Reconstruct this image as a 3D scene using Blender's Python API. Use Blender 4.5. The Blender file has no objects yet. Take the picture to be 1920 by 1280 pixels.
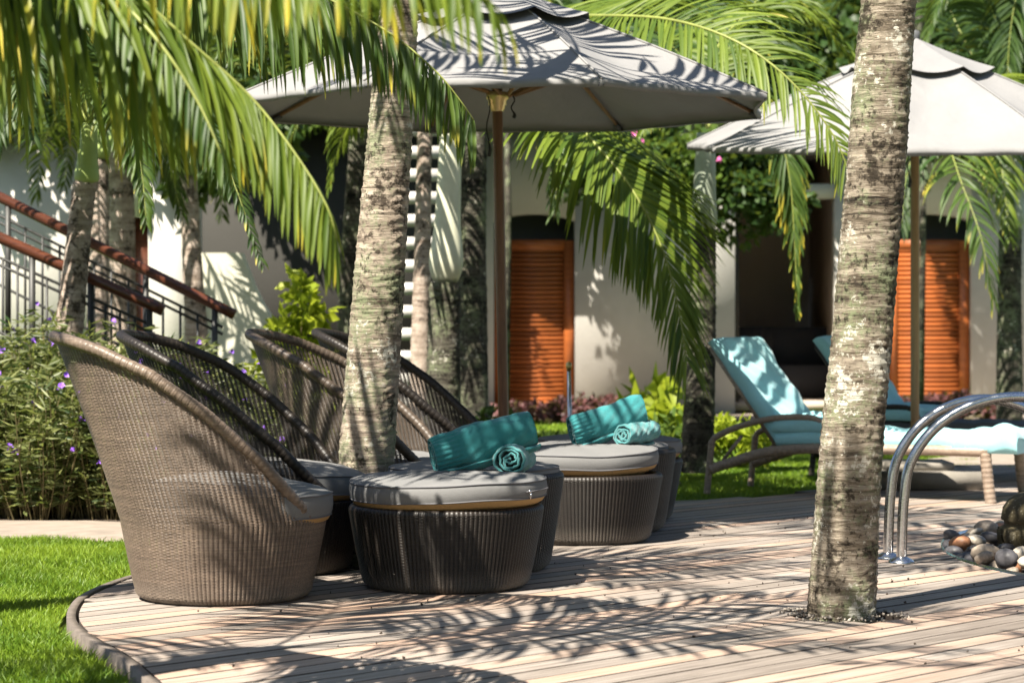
import bpy, math, random
import numpy as np
from mathutils import Vector, Matrix

random.seed(7)
RNG = np.random.default_rng(7)
R = math.radians
scene = bpy.context.scene
COL = scene.collection

# ------------------------------------------------------------------ camera
CAM_H = 1.1          # eye height above the deck
F = 4434.0           # focal length in pixels of a 1920 wide picture
HORIZON = 600.0
cam_d = bpy.data.cameras.new('camera')
cam = bpy.data.objects.new('camera', cam_d)
COL.objects.link(cam)
cam.location = (0, 0, CAM_H)
cam.rotation_euler = (R(90), 0, 0)
cam_d.sensor_width = 36.0
cam_d.lens = F / 1920 * 36.0
cam_d.shift_y = (HORIZON - 640) / 1920
cam_d.clip_end = 500
cam_d.dof.use_dof = True
cam_d.dof.focus_distance = 9.6
cam_d.dof.aperture_fstop = 4.0
scene.camera = cam

# ------------------------------------------------------------------ light
SUN_EL = 55.0
SUN_H = Vector((-0.55, -0.835, 0)).normalized()      # horizontal direction towards the sun
world = bpy.data.worlds.new('World')
scene.world = world
world.use_nodes = True
wn = world.node_tree
wn.nodes.clear()
sky = wn.nodes.new('ShaderNodeTexSky')
sky.sky_type = 'NISHITA'
sky.sun_disc = False
sky.sun_elevation = R(SUN_EL)
sky.sun_rotation = math.atan2(SUN_H.x, SUN_H.y)
bg = wn.nodes.new('ShaderNodeBackground')
bg.inputs['Strength'].default_value = 0.05
wo = wn.nodes.new('ShaderNodeOutputWorld')
wn.links.new(sky.outputs[0], bg.inputs[0])
wn.links.new(bg.outputs[0], wo.inputs[0])
sl = bpy.data.lights.new('sun', 'SUN')
sl.energy = 5.0
sl.angle = R(0.4)
sl.color = (1.0, 0.925, 0.80)
sun = bpy.data.objects.new('sun', sl)
COL.objects.link(sun)
to_sun = (SUN_H * math.cos(R(SUN_EL)) + Vector((0, 0, math.sin(R(SUN_EL))))).normalized()
sun.rotation_euler = to_sun.to_track_quat('Z', 'Y').to_euler()
scene.view_settings.view_transform = 'Standard'
scene.view_settings.look = 'None'
scene.view_settings.exposure = 1.48
scene.view_settings.gamma = 1.0
scene.cycles.use_denoising = True
scene.cycles.max_bounces = 8
scene.cycles.transparent_max_bounces = 8
scene.cycles.sample_clamp_indirect = 6

# ------------------------------------------------------------------ helpers
def P(px, py, d):
    """point seen at photo pixel (px, py) at distance d"""
    return np.array([(px - 960) / F * d, d, CAM_H - (py - HORIZON) / F * d])

def G(px, py):
    d = CAM_H * F / (py - HORIZON)
    return np.array([(px - 960) / F * d, d, 0.0])

OFF = {}

def mesh_from(name, V, faces, attrs=None, smooth=False):
    V = np.asarray(V, dtype=np.float32).reshape(-1, 3)
    me = bpy.data.meshes.new(name)
    me.vertices.add(len(V))
    me.vertices.foreach_set('co', V.ravel())
    loops, starts, pos = [], [], 0
    for Fa in faces:
        Fa = np.asarray(Fa, dtype=np.int32)
        if Fa.size == 0:
            continue
        k = Fa.shape[1]
        loops.append(Fa.ravel())
        starts.append(np.arange(len(Fa), dtype=np.int32) * k + pos)
        pos += Fa.size
    loops = np.concatenate(loops)
    starts = np.concatenate(starts)
    me.loops.add(len(loops))
    me.loops.foreach_set('vertex_index', loops)
    me.polygons.add(len(starts))
    me.polygons.foreach_set('loop_start', starts)
    if smooth:
        me.polygons.foreach_set('use_smooth', np.ones(len(starts), dtype=bool))
    for nm, arr in (attrs or {}).items():
        at = me.attributes.new(nm, 'FLOAT', 'POINT')
        at.data.foreach_set('value', np.asarray(arr, dtype=np.float32).ravel())
    me.update(calc_edges=True)
    me.validate()
    return me

class MB:
    """collects pieces into one mesh"""
    def __init__(self):
        self.V, self.Q, self.T, self.n, self.A = [], [], [], 0, {}
    def add(self, V, Q=None, T=None, **attrs):
        V = np.asarray(V, dtype=np.float32).reshape(-1, 3)
        self.V.append(V)
        if Q is not None and len(Q):
            self.Q.append(np.asarray(Q, dtype=np.int32) + self.n)
        if T is not None and len(T):
            self.T.append(np.asarray(T, dtype=np.int32) + self.n)
        for k, a in attrs.items():
            self.A.setdefault(k, []).append(np.broadcast_to(np.asarray(a, dtype=np.float32), (len(V),)))
        self.n += len(V)
    def mesh(self, name, smooth=False):
        fs = []
        if self.Q: fs.append(np.concatenate(self.Q))
        if self.T: fs.append(np.concatenate(self.T))
        at = {k: np.concatenate(v) for k, v in self.A.items()}
        return mesh_from(name, np.concatenate(self.V), fs, at, smooth)
    # ---- shapes
    def box(self, c, s, rz=0.0, rx=0.0, ry=0.0):
        x, y, z = np.array(s) / 2
        v = np.array([[i, j, k] for i in (-x, x) for j in (-y, y) for k in (-z, z)], dtype=float)
        v = rot(v, rx, ry, rz) + np.array(c)
        self.add(v, [[0, 1, 3, 2], [4, 6, 7, 5], [0, 4, 5, 1], [2, 3, 7, 6], [0, 2, 6, 4], [1, 5, 7, 3]])
        return self
    def tube(self, pts, rad, n=10, cap=True, flat=None):
        pts = np.asarray(pts, dtype=float)
        m = len(pts)
        rad = np.broadcast_to(np.asarray(rad, dtype=float), (m,))
        T = np.gradient(pts, axis=0)
        T /= np.linalg.norm(T, axis=1)[:, None] + 1e-12
        ref = np.array([0, 0, 1.0]) if abs(T[0][2]) < 0.9 else np.array([0, 1.0, 0])
        N = np.zeros_like(pts)
        v = ref - T[0] * (ref @ T[0]); v /= np.linalg.norm(v)
        for i in range(m):
            v = v - T[i] * (v @ T[i]); v /= np.linalg.norm(v) + 1e-12
            N[i] = v
        B = np.cross(T, N)
        a = np.linspace(0, 2 * np.pi, n, endpoint=False)
        ca, sa = np.cos(a), np.sin(a)
        if flat is not None: sa = sa * flat
        V = pts[:, None, :] + rad[:, None, None] * (ca[None, :, None] * N[:, None, :] + sa[None, :, None] * B[:, None, :])
        Q = grid_faces(m, n, wrap=True)
        tri = []
        VV = V.reshape(-1, 3)
        if cap:
            VV = np.vstack([VV, pts[0], pts[-1]])
            for j in range(n):
                tri.append([m * n, (j + 1) % n, j])
                tri.append([m * n + 1, (m - 1) * n + j, (m - 1) * n + (j + 1) % n])
        self.add(VV, Q, tri)
        return self
    def lathe(self, prof, n=32, c=(0, 0, 0), cap=True):
        prof = np.asarray(prof, dtype=float)
        a = np.linspace(0, 2 * np.pi, n, endpoint=False)
        V = np.stack([prof[:, 0][:, None] * np.cos(a), prof[:, 0][:, None] * np.sin(a), np.repeat(prof[:, 1][:, None], n, 1)], -1)
        self.add(V.reshape(-1, 3) + np.array(c), grid_faces(len(prof), n, wrap=True))
        return self

def grid_faces(m, n, wrap=False):
    i = np.arange(m - 1)[:, None]
    j = np.arange(n if wrap else n - 1)[None, :]
    j2 = (j + 1) % n
    return np.stack([i * n + j, i * n + j2, (i + 1) * n + j2, (i + 1) * n + j], -1).reshape(-1, 4)

def rot(v, rx=0, ry=0, rz=0):
    v = np.asarray(v, dtype=float)
    if rx:
        c, s = math.cos(rx), math.sin(rx); v = v @ np.array([[1, 0, 0], [0, c, -s], [0, s, c]]).T
    if ry:
        c, s = math.cos(ry), math.sin(ry); v = v @ np.array([[c, 0, s], [0, 1, 0], [-s, 0, c]]).T
    if rz:
        c, s = math.cos(rz), math.sin(rz); v = v @ np.array([[c, -s, 0], [s, c, 0], [0, 0, 1]]).T
    return v

def unit(a):
    return a / (np.linalg.norm(a, axis=-1, keepdims=True) + 1e-12)

def spline(pts, n=60):
    p = np.asarray(pts, dtype=float)
    p = np.vstack([2 * p[0] - p[1], p, 2 * p[-1] - p[-2]])
    m = len(p) - 3
    out = []
    for t in np.linspace(0, m - 1e-6, n):
        i = int(t); u = t - i
        a, b, c, d = p[i:i + 4]
        out.append(0.5 * (2 * b + (c - a) * u + (2 * a - 5 * b + 4 * c - d) * u * u + (3 * b - a - 3 * c + d) * u ** 3))
    return np.array(out)

def tag(o, label=None, cat=None, group=None, kind=None):
    if label: o['label'] = label
    if cat: o['category'] = cat
    if group: o['group'] = group
    if kind: o['kind'] = kind
    return o

def thing(name, label, cat, loc=(0, 0, 0), rz=0, group=None):
    o = bpy.data.objects.new(name, None)
    COL.objects.link(o)
    o.empty_display_size = 0.1
    o.location = loc
    o.rotation_euler = (0, 0, rz)
    OFF[o.name] = np.array(loc, dtype=float)
    return tag(o, label, cat, group)

def put(name, me, mat, parent=None, local=False, loc=(0, 0, 0), rotation=None):
    """link a mesh; a mesh in world coordinates is shifted into its parent's frame"""
    o = bpy.data.objects.new(name, me)
    COL.objects.link(o)
    if mat is not None and not me.materials:
        me.materials.append(mat)
    off = np.zeros(3)
    if parent is not None:
        o.parent = parent
        off = OFF.get(parent.name, np.zeros(3))
        OFF[o.name] = off
    if local:
        o.location = loc
    else:
        o.location = tuple(np.array(loc) - off)
        if parent is not None and not local:
            OFF[o.name] = off - (np.array(o.location) * 0)
    if rotation is not None:
        o.rotation_euler = rotation
    return o

def put_world(name, mb, mat, parent, smooth=False):
    """mesh built in world coordinates under a thing that is only translated"""
    off = OFF.get(parent.name, np.zeros(3)) if parent is not None else np.zeros(3)
    mb2 = mb
    mb2.V = [v - off.astype(np.float32) for v in mb.V]
    me = mb2.mesh(name, smooth)
    me.materials.append(mat)
    o = bpy.data.objects.new(name, me)
    COL.objects.link(o)
    if parent is not None:
        o.parent = parent
        OFF[o.name] = off
    else:
        OFF[o.name] = np.zeros(3)
    return o

def copy_tree(o, parent=None):
    c = o.copy()
    COL.objects.link(c)
    c.parent = parent
    for ch in list(o.children):
        copy_tree(ch, c)
    return c

# ------------------------------------------------------------------ materials
def new_mat(name):
    m = bpy.data.materials.new(name)
    m.use_nodes = True
    nt = m.node_tree
    b = nt.nodes['Principled BSDF']
    return m, nt, b

def N(nt, typ, **kw):
    n = nt.nodes.new(typ)
    for k, v in kw.items():
        if k.startswith('i_'):
            n.inputs[k[2:].replace('_', ' ')].default_value = v
        else:
            setattr(n, k, v)
    return n

def ramp(nt, fac, stops):
    r = nt.nodes.new('ShaderNodeValToRGB')
    e = r.color_ramp.elements
    while len(e) < len(stops): e.new(0.5)
    for el, (p, c) in zip(e, stops):
        el.position = p
        el.color = (*c, 1) if len(c) == 3 else c
    nt.links.new(fac, r.inputs[0])
    return r.outputs[0]

def mixc(nt, fac, a, b, mode='MIX'):
    m = nt.nodes.new('ShaderNodeMix')
    m.data_type = 'RGBA'
    m.blend_type = mode
    for sock, v in ((m.inputs[0], fac), (m.inputs[6], a), (m.inputs[7], b)):
        if hasattr(v, 'links'): nt.links.new(v, sock)
        elif isinstance(v, (int, float)): sock.default_value = v
        else: sock.default_value = (*v, 1) if len(v) == 3 else v
    return m.outputs[2]

def mapping(nt, scale=(1, 1, 1), rz=0.0, coord='Object'):
    if coord == 'World':
        g = nt.nodes.new('ShaderNodeNewGeometry'); src = g.outputs['Position']
    else:
        t = nt.nodes.new('ShaderNodeTexCoord'); src = t.outputs[coord]
    mp = nt.nodes.new('ShaderNodeMapping')
    mp.inputs['Rotation'].default_value = (0, 0, rz)
    mp.inputs['Scale'].default_value = scale
    nt.links.new(src, mp.inputs[0])
    return mp.outputs[0]

def noise(nt, vec, scale=5, detail=4, rough=0.6, dist=0.0):
    n = nt.nodes.new('ShaderNodeTexNoise')
    n.inputs['Scale'].default_value = scale
    n.inputs['Detail'].default_value = detail
    n.inputs['Roughness'].default_value = rough
    n.inputs['Distortion'].default_value = dist
    nt.links.new(vec, n.inputs['Vector'])
    return n.outputs['Fac']

def bump(nt, b, h, strength=0.4, dist=0.01):
    n = nt.nodes.new('ShaderNodeBump')
    n.inputs['Strength'].default_value = strength
    n.inputs['Distance'].default_value = dist
    nt.links.new(h, n.inputs['Height'])
    nt.links.new(n.outputs[0], b.inputs['Normal'])
    return n

def set_rough(b, r, spec=0.5, metal=0.0):
    b.inputs['Roughness'].default_value = r
    b.inputs['Specular IOR Level'].default_value = spec
    b.inputs['Metallic'].default_value = metal

def obj_random(nt):
    return nt.nodes.new('ShaderNodeObjectInfo').outputs['Random']

def mat_plain(name, col, rough=0.6, var=0.12, scale=6, metal=0.0, spec=0.4, bstr=0.15):
    m, nt, b = new_mat(name)
    v = mapping(nt)
    f = noise(nt, v, scale, 5, 0.6)
    c0 = tuple(max(0, c * (1 - var)) for c in col)
    c1 = tuple(min(1, c * (1 + var)) for c in col)
    nt.links.new(ramp(nt, f, [(0.3, c0), (0.7, c1)]), b.inputs['Base Color'])
    set_rough(b, rough, spec, metal)
    if bstr: bump(nt, b, noise(nt, v, scale * 12, 3), bstr, 0.004)
    return m

def mat_leaf(name, dark, light, yellow=(0.62, 0.50, 0.05), trans=0.45, rough=0.5, tipy=0.0, brown=(0.25, 0.14, 0.05)):
    m, nt, b = new_mat(name)
    at = nt.nodes.new('ShaderNodeAttribute'); at.attribute_name = 'rnd'
    col = mixc(nt, at.outputs['Fac'], dark, light)
    if tipy > 0:
        tp = nt.nodes.new('ShaderNodeAttribute'); tp.attribute_name = 'tip'
        yl = nt.nodes.new('ShaderNodeAttribute'); yl.attribute_name = 'yel'
        mu = N(nt, 'ShaderNodeMath', operation='MULTIPLY')
        nt.links.new(tp.outputs['Fac'], mu.inputs[0]); nt.links.new(yl.outputs['Fac'], mu.inputs[1])
        r1 = ramp(nt, mu.outputs[0], [(0.42, (0, 0, 0)), (0.85, (1, 1, 1))])
        col = mixc(nt, r1, col, yellow)
        r2 = ramp(nt, mu.outputs[0], [(0.88, (0, 0, 0)), (0.97, (1, 1, 1))])
        col = mixc(nt, r2, col, brown)
    nt.links.new(col, b.inputs['Base Color'])
    set_rough(b, rough, 0.4)
    tr = nt.nodes.new('ShaderNodeBsdfTranslucent')
    tcol = mixc(nt, 0.28, col, (0.45, 0.55, 0.06), 'MIX')
    nt.links.new(tcol, tr.inputs[0])
    mx = nt.nodes.new('ShaderNodeMixShader')
    mx.inputs[0].default_value = trans
    nt.links.new(b.outputs[0], mx.inputs[1]); nt.links.new(tr.outputs[0], mx.inputs[2])
    nt.links.new(mx.outputs[0], nt.nodes['Material Output'].inputs[0])
    return m

M = {}
PLANK_ANG = R(47)
def mat_deck():
    m, nt, b = new_mat('weathered_deck_wood')
    v0 = mapping(nt, (1, 1, 1), -PLANK_ANG, 'World')
    sc_ = nt.nodes.new('ShaderNodeMapping'); sc_.inputs['Scale'].default_value = (0.8, 30, 1)
    sh_ = nt.nodes.new('ShaderNodeCombineXYZ'); nt.links.new(obj_random(nt), sh_.inputs[0])
    ml_ = nt.nodes.new('ShaderNodeVectorMath'); ml_.operation = 'MULTIPLY_ADD'
    ml_.inputs[1].default_value = (37, 0, 0)
    nt.links.new(sh_.outputs[0], ml_.inputs[0]); nt.links.new(v0, ml_.inputs[2])
    nt.links.new(ml_.outputs[0], sc_.inputs[0])
    v = sc_.outputs[0]
    # rotate world so x runs along the plank
    g1 = noise(nt, v, 3.0, 7, 0.62, 0.3)
    v2 = mapping(nt, (1, 1, 1), 0, 'World')
    g2 = noise(nt, v2, 0.9, 3, 0.5)
    base = ramp(nt, g1, [(0.28, (0.15, 0.125, 0.105)), (0.5, (0.355, 0.31, 0.275)), (0.74, (0.56, 0.505, 0.455))])
    warm = mixc(nt, 0.5, base, (0.46, 0.27, 0.17))
    base = mixc(nt, ramp(nt, obj_random(nt), [(0.5, (0, 0, 0)), (1.0, (1, 1, 1))]), base, warm)
    tone = ramp(nt, obj_random(nt), [(0, (0.60, 0.59, 0.58)), (0.5, (0.92, 0.92, 0.92)), (1, (1.10, 1.10, 1.10))])
    base = mixc(nt, 1.0, base, tone, 'MULTIPLY')
    st = ramp(nt, g2, [(0.35, (0.78, 0.76, 0.74)), (0.65, (1.05, 1.05, 1.05))])
    base = mixc(nt, 1.0, base, st, 'MULTIPLY')
    nt.links.new(base, b.inputs['Base Color'])
    set_rough(b, 0.62, 0.35)
    bump(nt, b, g1, 0.5, 0.004)
    return m
M['deck'] = mat_deck()
M['deck_joint'] = mat_plain('grime_gap_shade_edge', (0.075, 0.06, 0.05), 0.9, 0.4, 30)  # grime tone on edges and chamfers, darkened to paint shade into the gaps
M['deck_dark'] = mat_plain('under_deck_shade', (0.03, 0.025, 0.02), 0.9)  # dark colour standing in for the shade below the boards
M['soil'] = mat_plain('mulch', (0.075, 0.055, 0.04), 0.9, 0.5, 40, bstr=0.8)
M['edge'] = mat_plain('deck_edging_wood', (0.15, 0.125, 0.105), 0.6, 0.3, 20)

def mat_ground():
    m, nt, b = new_mat('lawn_ground')
    v = mapping(nt, (1, 1, 1), 0, 'World')
    f = noise(nt, v, 3, 5)
    f2 = noise(nt, v, 120, 2)
    c = ramp(nt, f, [(0.3, (0.05, 0.10, 0.015)), (0.7, (0.10, 0.17, 0.02))])
    c = mixc(nt, 0.4, c, ramp(nt, f2, [(0.3, (0.03, 0.06, 0.01)), (0.7, (0.16, 0.24, 0.03))]))
    nt.links.new(c, b.inputs['Base Color'])
    set_rough(b, 0.8, 0.2)
    bump(nt, b, f2, 0.8, 0.02)
    return m
M['ground'] = mat_ground()
M['grass'] = mat_leaf('grass_blade', (0.085, 0.18, 0.012), (0.27, 0.38, 0.03), trans=0.4, rough=0.5)
M['concrete'] = mat_plain('path_concrete', (0.27, 0.225, 0.185), 0.8, 0.18, 8, bstr=0.3)

FROND = dict(tipy=1.0)
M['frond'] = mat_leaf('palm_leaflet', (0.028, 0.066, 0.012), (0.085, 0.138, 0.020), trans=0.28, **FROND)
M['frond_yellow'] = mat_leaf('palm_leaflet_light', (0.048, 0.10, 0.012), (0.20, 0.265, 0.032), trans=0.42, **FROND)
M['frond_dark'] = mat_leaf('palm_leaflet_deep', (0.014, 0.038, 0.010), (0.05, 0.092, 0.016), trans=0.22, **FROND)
M['rachis'] = mat_plain('rachis', (0.22, 0.25, 0.06), 0.45, 0.25, 10)
M['leaf_yellow'] = mat_leaf('bright_shrub_leaf', (0.20, 0.28, 0.015), (0.40, 0.46, 0.03), trans=0.5)
M['leaf_mid'] = mat_leaf('shrub_leaf', (0.04, 0.09, 0.015), (0.13, 0.20, 0.03), trans=0.4)
M['leaf_dark'] = mat_leaf('dark_tree_leaf', (0.014, 0.04, 0.010), (0.05, 0.10, 0.018), trans=0.3)
M['leaf_ruellia'] = mat_leaf('lance_leaf', (0.025, 0.055, 0.014), (0.25, 0.27, 0.10), trans=0.38, rough=0.42)
M['leaf_purple'] = mat_leaf('purple_ground_cover', (0.06, 0.02, 0.026), (0.20, 0.085, 0.085), trans=0.3)
M['stem'] = mat_plain('stem', (0.16, 0.13, 0.06), 0.6)
M['flower_purple'] = mat_plain('purple_petal', (0.30, 0.13, 0.72), 0.5, 0.2, 30, bstr=0)
M['flower_pink'] = mat_plain('pink_petal', (0.72, 0.16, 0.42), 0.5, 0.2, 30, bstr=0)
M['flower_red'] = mat_plain('red_petal', (0.5, 0.03, 0.05), 0.5, 0.2, 30, bstr=0)

def mat_trunk(name, pale, mid, dark, lichen=0.5, moss=0.0, ring=26.0):
    m, nt, b = new_mat(name)
    v = mapping(nt, (2.2, 2.2, ring))
    f = noise(nt, v, 1.4, 8, 0.72, 0.8)
    v2 = mapping(nt, (1, 1, 1))
    f2 = noise(nt, v2, 9, 6, 0.7)
    c = ramp(nt, f, [(0.34, dark), (0.46, mid), (0.60, pale), (0.85, tuple(min(1, x * 1.25) for x in pale))])
    blot = ramp(nt, f2, [(0.30, (0.34, 0.31, 0.28)), (0.46, (0.8, 0.78, 0.75)), (0.64, (1.2, 1.2, 1.2))])
    c = mixc(nt, 0.8, c, blot, 'MULTIPLY')
    if moss > 0:
        f3 = noise(nt, v2, 4.5, 6, 0.7)
        f5 = noise(nt, v2, 60, 3, 0.7)
        ad = N(nt, 'ShaderNodeMath', operation='ADD'); nt.links.new(f3, ad.inputs[0])
        ml = N(nt, 'ShaderNodeMath', operation='MULTIPLY'); ml.inputs[1].default_value = 0.5
        nt.links.new(f5, ml.inputs[0]); nt.links.new(ml.outputs[0], ad.inputs[1])
        c = mixc(nt, ramp(nt, ad.outputs[0], [(0.80 - 0.12 * moss, (0, 0, 0)), (0.95 - 0.1 * moss, (0.8, 0.8, 0.8))]), c, (0.20, 0.235, 0.13))
    f4 = noise(nt, v2, 42, 4, 0.75)
    fl = noise(nt, v2, 6, 3, 0.6)
    mm = N(nt, 'ShaderNodeMath', operation='MULTIPLY'); nt.links.new(f4, mm.inputs[0]); nt.links.new(fl, mm.inputs[1])
    t = 0.40 - 0.08 * lichen
    c = mixc(nt, ramp(nt, mm.outputs[0], [(t, (0, 0, 0)), (t + 0.025, (0.85, 0.85, 0.85))]), c, (0.58, 0.56, 0.48))
    dk = ramp(nt, mm.outputs[0], [(0.165, (0.10, 0.09, 0.08)), (0.215, (1, 1, 1))])
    c = mixc(nt, 0.9, c, dk, 'MULTIPLY')
    nt.links.new(c, b.inputs['Base Color'])
    set_rough(b, 0.85, 0.2)
    vf = mapping(nt, (9, 9, 60))
    hh = mixc(nt, 0.5, f, noise(nt, vf, 2.0, 6, 0.7))
    bump(nt, b, hh, 1.0, 0.02)
    return m
M['trunk_warm'] = mat_trunk('warm_palm_bark', (0.54, 0.455, 0.375), (0.31, 0.255, 0.205), (0.065, 0.048, 0.036), 0.9, 0.8)
M['trunk_grey'] = mat_trunk('grey_palm_bark', (0.39, 0.34, 0.275), (0.175, 0.145, 0.11), (0.028, 0.023, 0.018), 1.25, 0.5, 20)
M['trunk_pale'] = mat_trunk('pale_palm_bark', (0.56, 0.47, 0.40), (0.42, 0.34, 0.28), (0.25, 0.19, 0.15), 0.3, 0.0, 18)
M['trunk_dark'] = mat_trunk('dark_palm_bark', (0.13, 0.12, 0.095), (0.055, 0.05, 0.042), (0.015, 0.013, 0.011), 0.6, 0.5, 14)
M['shaft_white'] = mat_plain('pale_crownshaft', (0.62, 0.62, 0.47), 0.5, 0.12, 5, bstr=0.05)
M['shaft_grey'] = mat_plain('grey_green_crownshaft', (0.30, 0.34, 0.26), 0.5, 0.15, 5, bstr=0.05)
M['shaft_green'] = mat_plain('green_crownshaft', (0.33, 0.42, 0.13), 0.45, 0.2, 5, bstr=0.05)

def mat_wicker(name, c0, c1):
    m, nt, b = new_mat(name)
    v = mapping(nt, (1, 1, 1))
    f = noise(nt, v, 55, 4, 0.7)
    f2 = noise(nt, v, 4, 3)
    c = ramp(nt, f, [(0.3, c0), (0.7, c1)])
    c = mixc(nt, 1.0, c, ramp(nt, f2, [(0.3, (0.82, 0.82, 0.82)), (0.7, (1.1, 1.08, 1.05))]), 'MULTIPLY')
    vr = mapping(nt, (2.5, 2.5, 165))
    c = mixc(nt, 1.0, c, ramp(nt, noise(nt, vr, 1.0, 3, 0.7), [(0.3, (0.62, 0.62, 0.62)), (0.7, (1.28, 1.26, 1.22))]), 'MULTIPLY')
    sx = nt.nodes.new('ShaderNodeSeparateXYZ'); nt.links.new(mapping(nt), sx.inputs[0])
    dust = N(nt, 'ShaderNodeMath', operation='MULTIPLY'); nt.links.new(ramp(nt, sx.outputs[2], [(0.0, (1, 1, 1)), (0.10, (0, 0, 0))]), dust.inputs[0]); nt.links.new(f2, dust.inputs[1])
    c = mixc(nt, dust.outputs[0], c, (0.20, 0.17, 0.14))
    nt.links.new(c, b.inputs['Base Color'])
    set_rough(b, 0.45, 0.45)
    return m
M['wicker'] = mat_wicker('brown_resin_wicker', (0.062, 0.047, 0.036), (0.11, 0.085, 0.066))
M['wicker_light'] = mat_wicker('light_brown_resin_wicker', (0.12, 0.091, 0.071), (0.21, 0.162, 0.13))
M['wicker_dark'] = mat_wicker('dark_resin_wicker', (0.012, 0.0095, 0.008), (0.028, 0.022, 0.018))
M['wicker_pale'] = mat_wicker('weathered_wicker', (0.24, 0.18, 0.14), (0.38, 0.30, 0.24))

def mat_fabric(name, col, scale=420, var=0.08, rough=0.85, fuzz=0.0, wrinkle=0.4):
    m, nt, b = new_mat(name)
    v = mapping(nt)
    f = noise(nt, v, 7, 4)
    c = ramp(nt, f, [(0.3, tuple(x * (1 - var) for x in col)), (0.7, tuple(min(1, x * (1 + var)) for x in col))])
    f2 = noise(nt, v, scale, 2, 0.8)
    c = mixc(nt, 0.5, c, ramp(nt, f2, [(0.25, tuple(x * 0.75 for x in col)), (0.75, tuple(min(1, x * 1.2) for x in col))]))
    nt.links.new(c, b.inputs['Base Color'])
    set_rough(b, rough, 0.2)
    if fuzz:
        b.inputs['Sheen Weight'].default_value = fuzz
        b.inputs['Sheen Roughness'].default_value = 0.5
    h = mixc(nt, 0.75, f2, noise(nt, v, 11, 5, 0.55, 0.6))
    bump(nt, b, h, wrinkle, 0.012)
    return m
M['cushion'] = mat_fabric('grey_canvas', (0.18, 0.18, 0.18))
M['piping'] = mat_fabric('dark_grey_piping', (0.14, 0.14, 0.15))
M['tan'] = mat_fabric('tan_underside', (0.42, 0.27, 0.12))
M['towel'] = mat_fabric('teal_terry', (0.032, 0.225, 0.240), 260, 0.14, 0.95, 0.5, 0.9)
M['towel_light'] = mat_fabric('aqua_terry', (0.075, 0.265, 0.275), 260, 0.12, 0.95, 0.4, 0.9)
M['towel_blue'] = mat_fabric('aqua_lounger_cover', (0.32, 0.62, 0.67), 200, 0.06, 0.9, 0.2, 0.45)
M['mattress'] = mat_fabric('charcoal_mattress', (0.10, 0.105, 0.11))

def mat_canopy():
    m, nt, b = new_mat('grey_canopy_canvas')
    v = mapping(nt)
    f = noise(nt, v, 2.2, 4, 0.55, 0.5)
    f2 = noise(nt, v, 500, 2, 0.8)
    c = ramp(nt, f, [(0.3, (0.205, 0.203, 0.205)), (0.7, (0.26, 0.256, 0.254))])
    c = mixc(nt, 0.25, c, ramp(nt, f2, [(0.3, (0.17, 0.17, 0.17)), (0.7, (0.31, 0.31, 0.31))]))
    nt.links.new(c, b.inputs['Base Color'])
    set_rough(b, 0.8, 0.2)
    bump(nt, b, noise(nt, v, 5, 4, 0.5, 0.8), 0.35, 0.03)
    tr = nt.nodes.new('ShaderNodeBsdfTranslucent'); nt.links.new(c, tr.inputs[0])
    mx = nt.nodes.new('ShaderNodeMixShader'); mx.inputs[0].default_value = 0.01
    nt.links.new(b.outputs[0], mx.inputs[1]); nt.links.new(tr.outputs[0], mx.inputs[2])
    nt.links.new(mx.outputs[0], nt.nodes['Material Output'].inputs[0])
    return m
M['canopy'] = mat_canopy()

def mat_wood(name, c0, c1, scale=(14, 14, 1.2), rough=0.4):
    m, nt, b = new_mat(name)
    v = mapping(nt, scale)
    f = noise(nt, v, 4, 6, 0.65, 0.6)
    c = ramp(nt, f, [(0.3, c0), (0.7, c1)])
    r = ramp(nt, obj_random(nt), [(0, (0.7, 0.7, 0.7)), (1, (1.15, 1.15, 1.15))])
    c = mixc(nt, 1.0, c, r, 'MULTIPLY')
    nt.links.new(c, b.inputs['Base Color'])
    set_rough(b, rough, 0.5)
    bump(nt, b, f, 0.2, 0.004)
    return m
M['pole'] = mat_wood('pole_wood', (0.085, 0.036, 0.018), (0.16, 0.075, 0.036))
M['pole_light'] = mat_wood('pale_pole_wood', (0.22, 0.12, 0.05), (0.33, 0.20, 0.09))
M['rail_wood'] = mat_wood('red_handrail', (0.05, 0.018, 0.011), (0.13, 0.042, 0.022), (1.5, 14, 14), 0.24)
M['door_wood'] = mat_wood('orange_door_wood', (0.27, 0.068, 0.016), (0.48, 0.14, 0.034), (1.5, 14, 14), 0.42)
M['brass'] = mat_plain('brass', (0.60, 0.47, 0.22), 0.35, 0.15, 10, metal=0.9, bstr=0)
M['iron'] = mat_plain('dark_iron', (0.06, 0.06, 0.058), 0.5, 0.2, 10, metal=0.3, bstr=0.05)
M['cord'] = mat_plain('black_cord', (0.02, 0.02, 0.02), 0.7, bstr=0)

def mat_steel():
    m, nt, b = new_mat('stainless_steel')
    v = mapping(nt)
    f = noise(nt, v, 30, 5, 0.7)
    nt.links.new(ramp(nt, f, [(0.3, (0.52, 0.53, 0.55)), (0.7, (0.72, 0.72, 0.73))]), b.inputs['Base Color'])
    nt.links.new(ramp(nt, noise(nt, v, 160, 3, 0.8), [(0.35, (0.12, 0.12, 0.12)), (0.75, (0.34, 0.34, 0.34))]), b.inputs['Roughness'])
    b.inputs['Metallic'].default_value = 1.0
    bump(nt, b, noise(nt, v, 200, 2), 0.08, 0.002)
    return m
M['steel'] = mat_steel()

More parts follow.
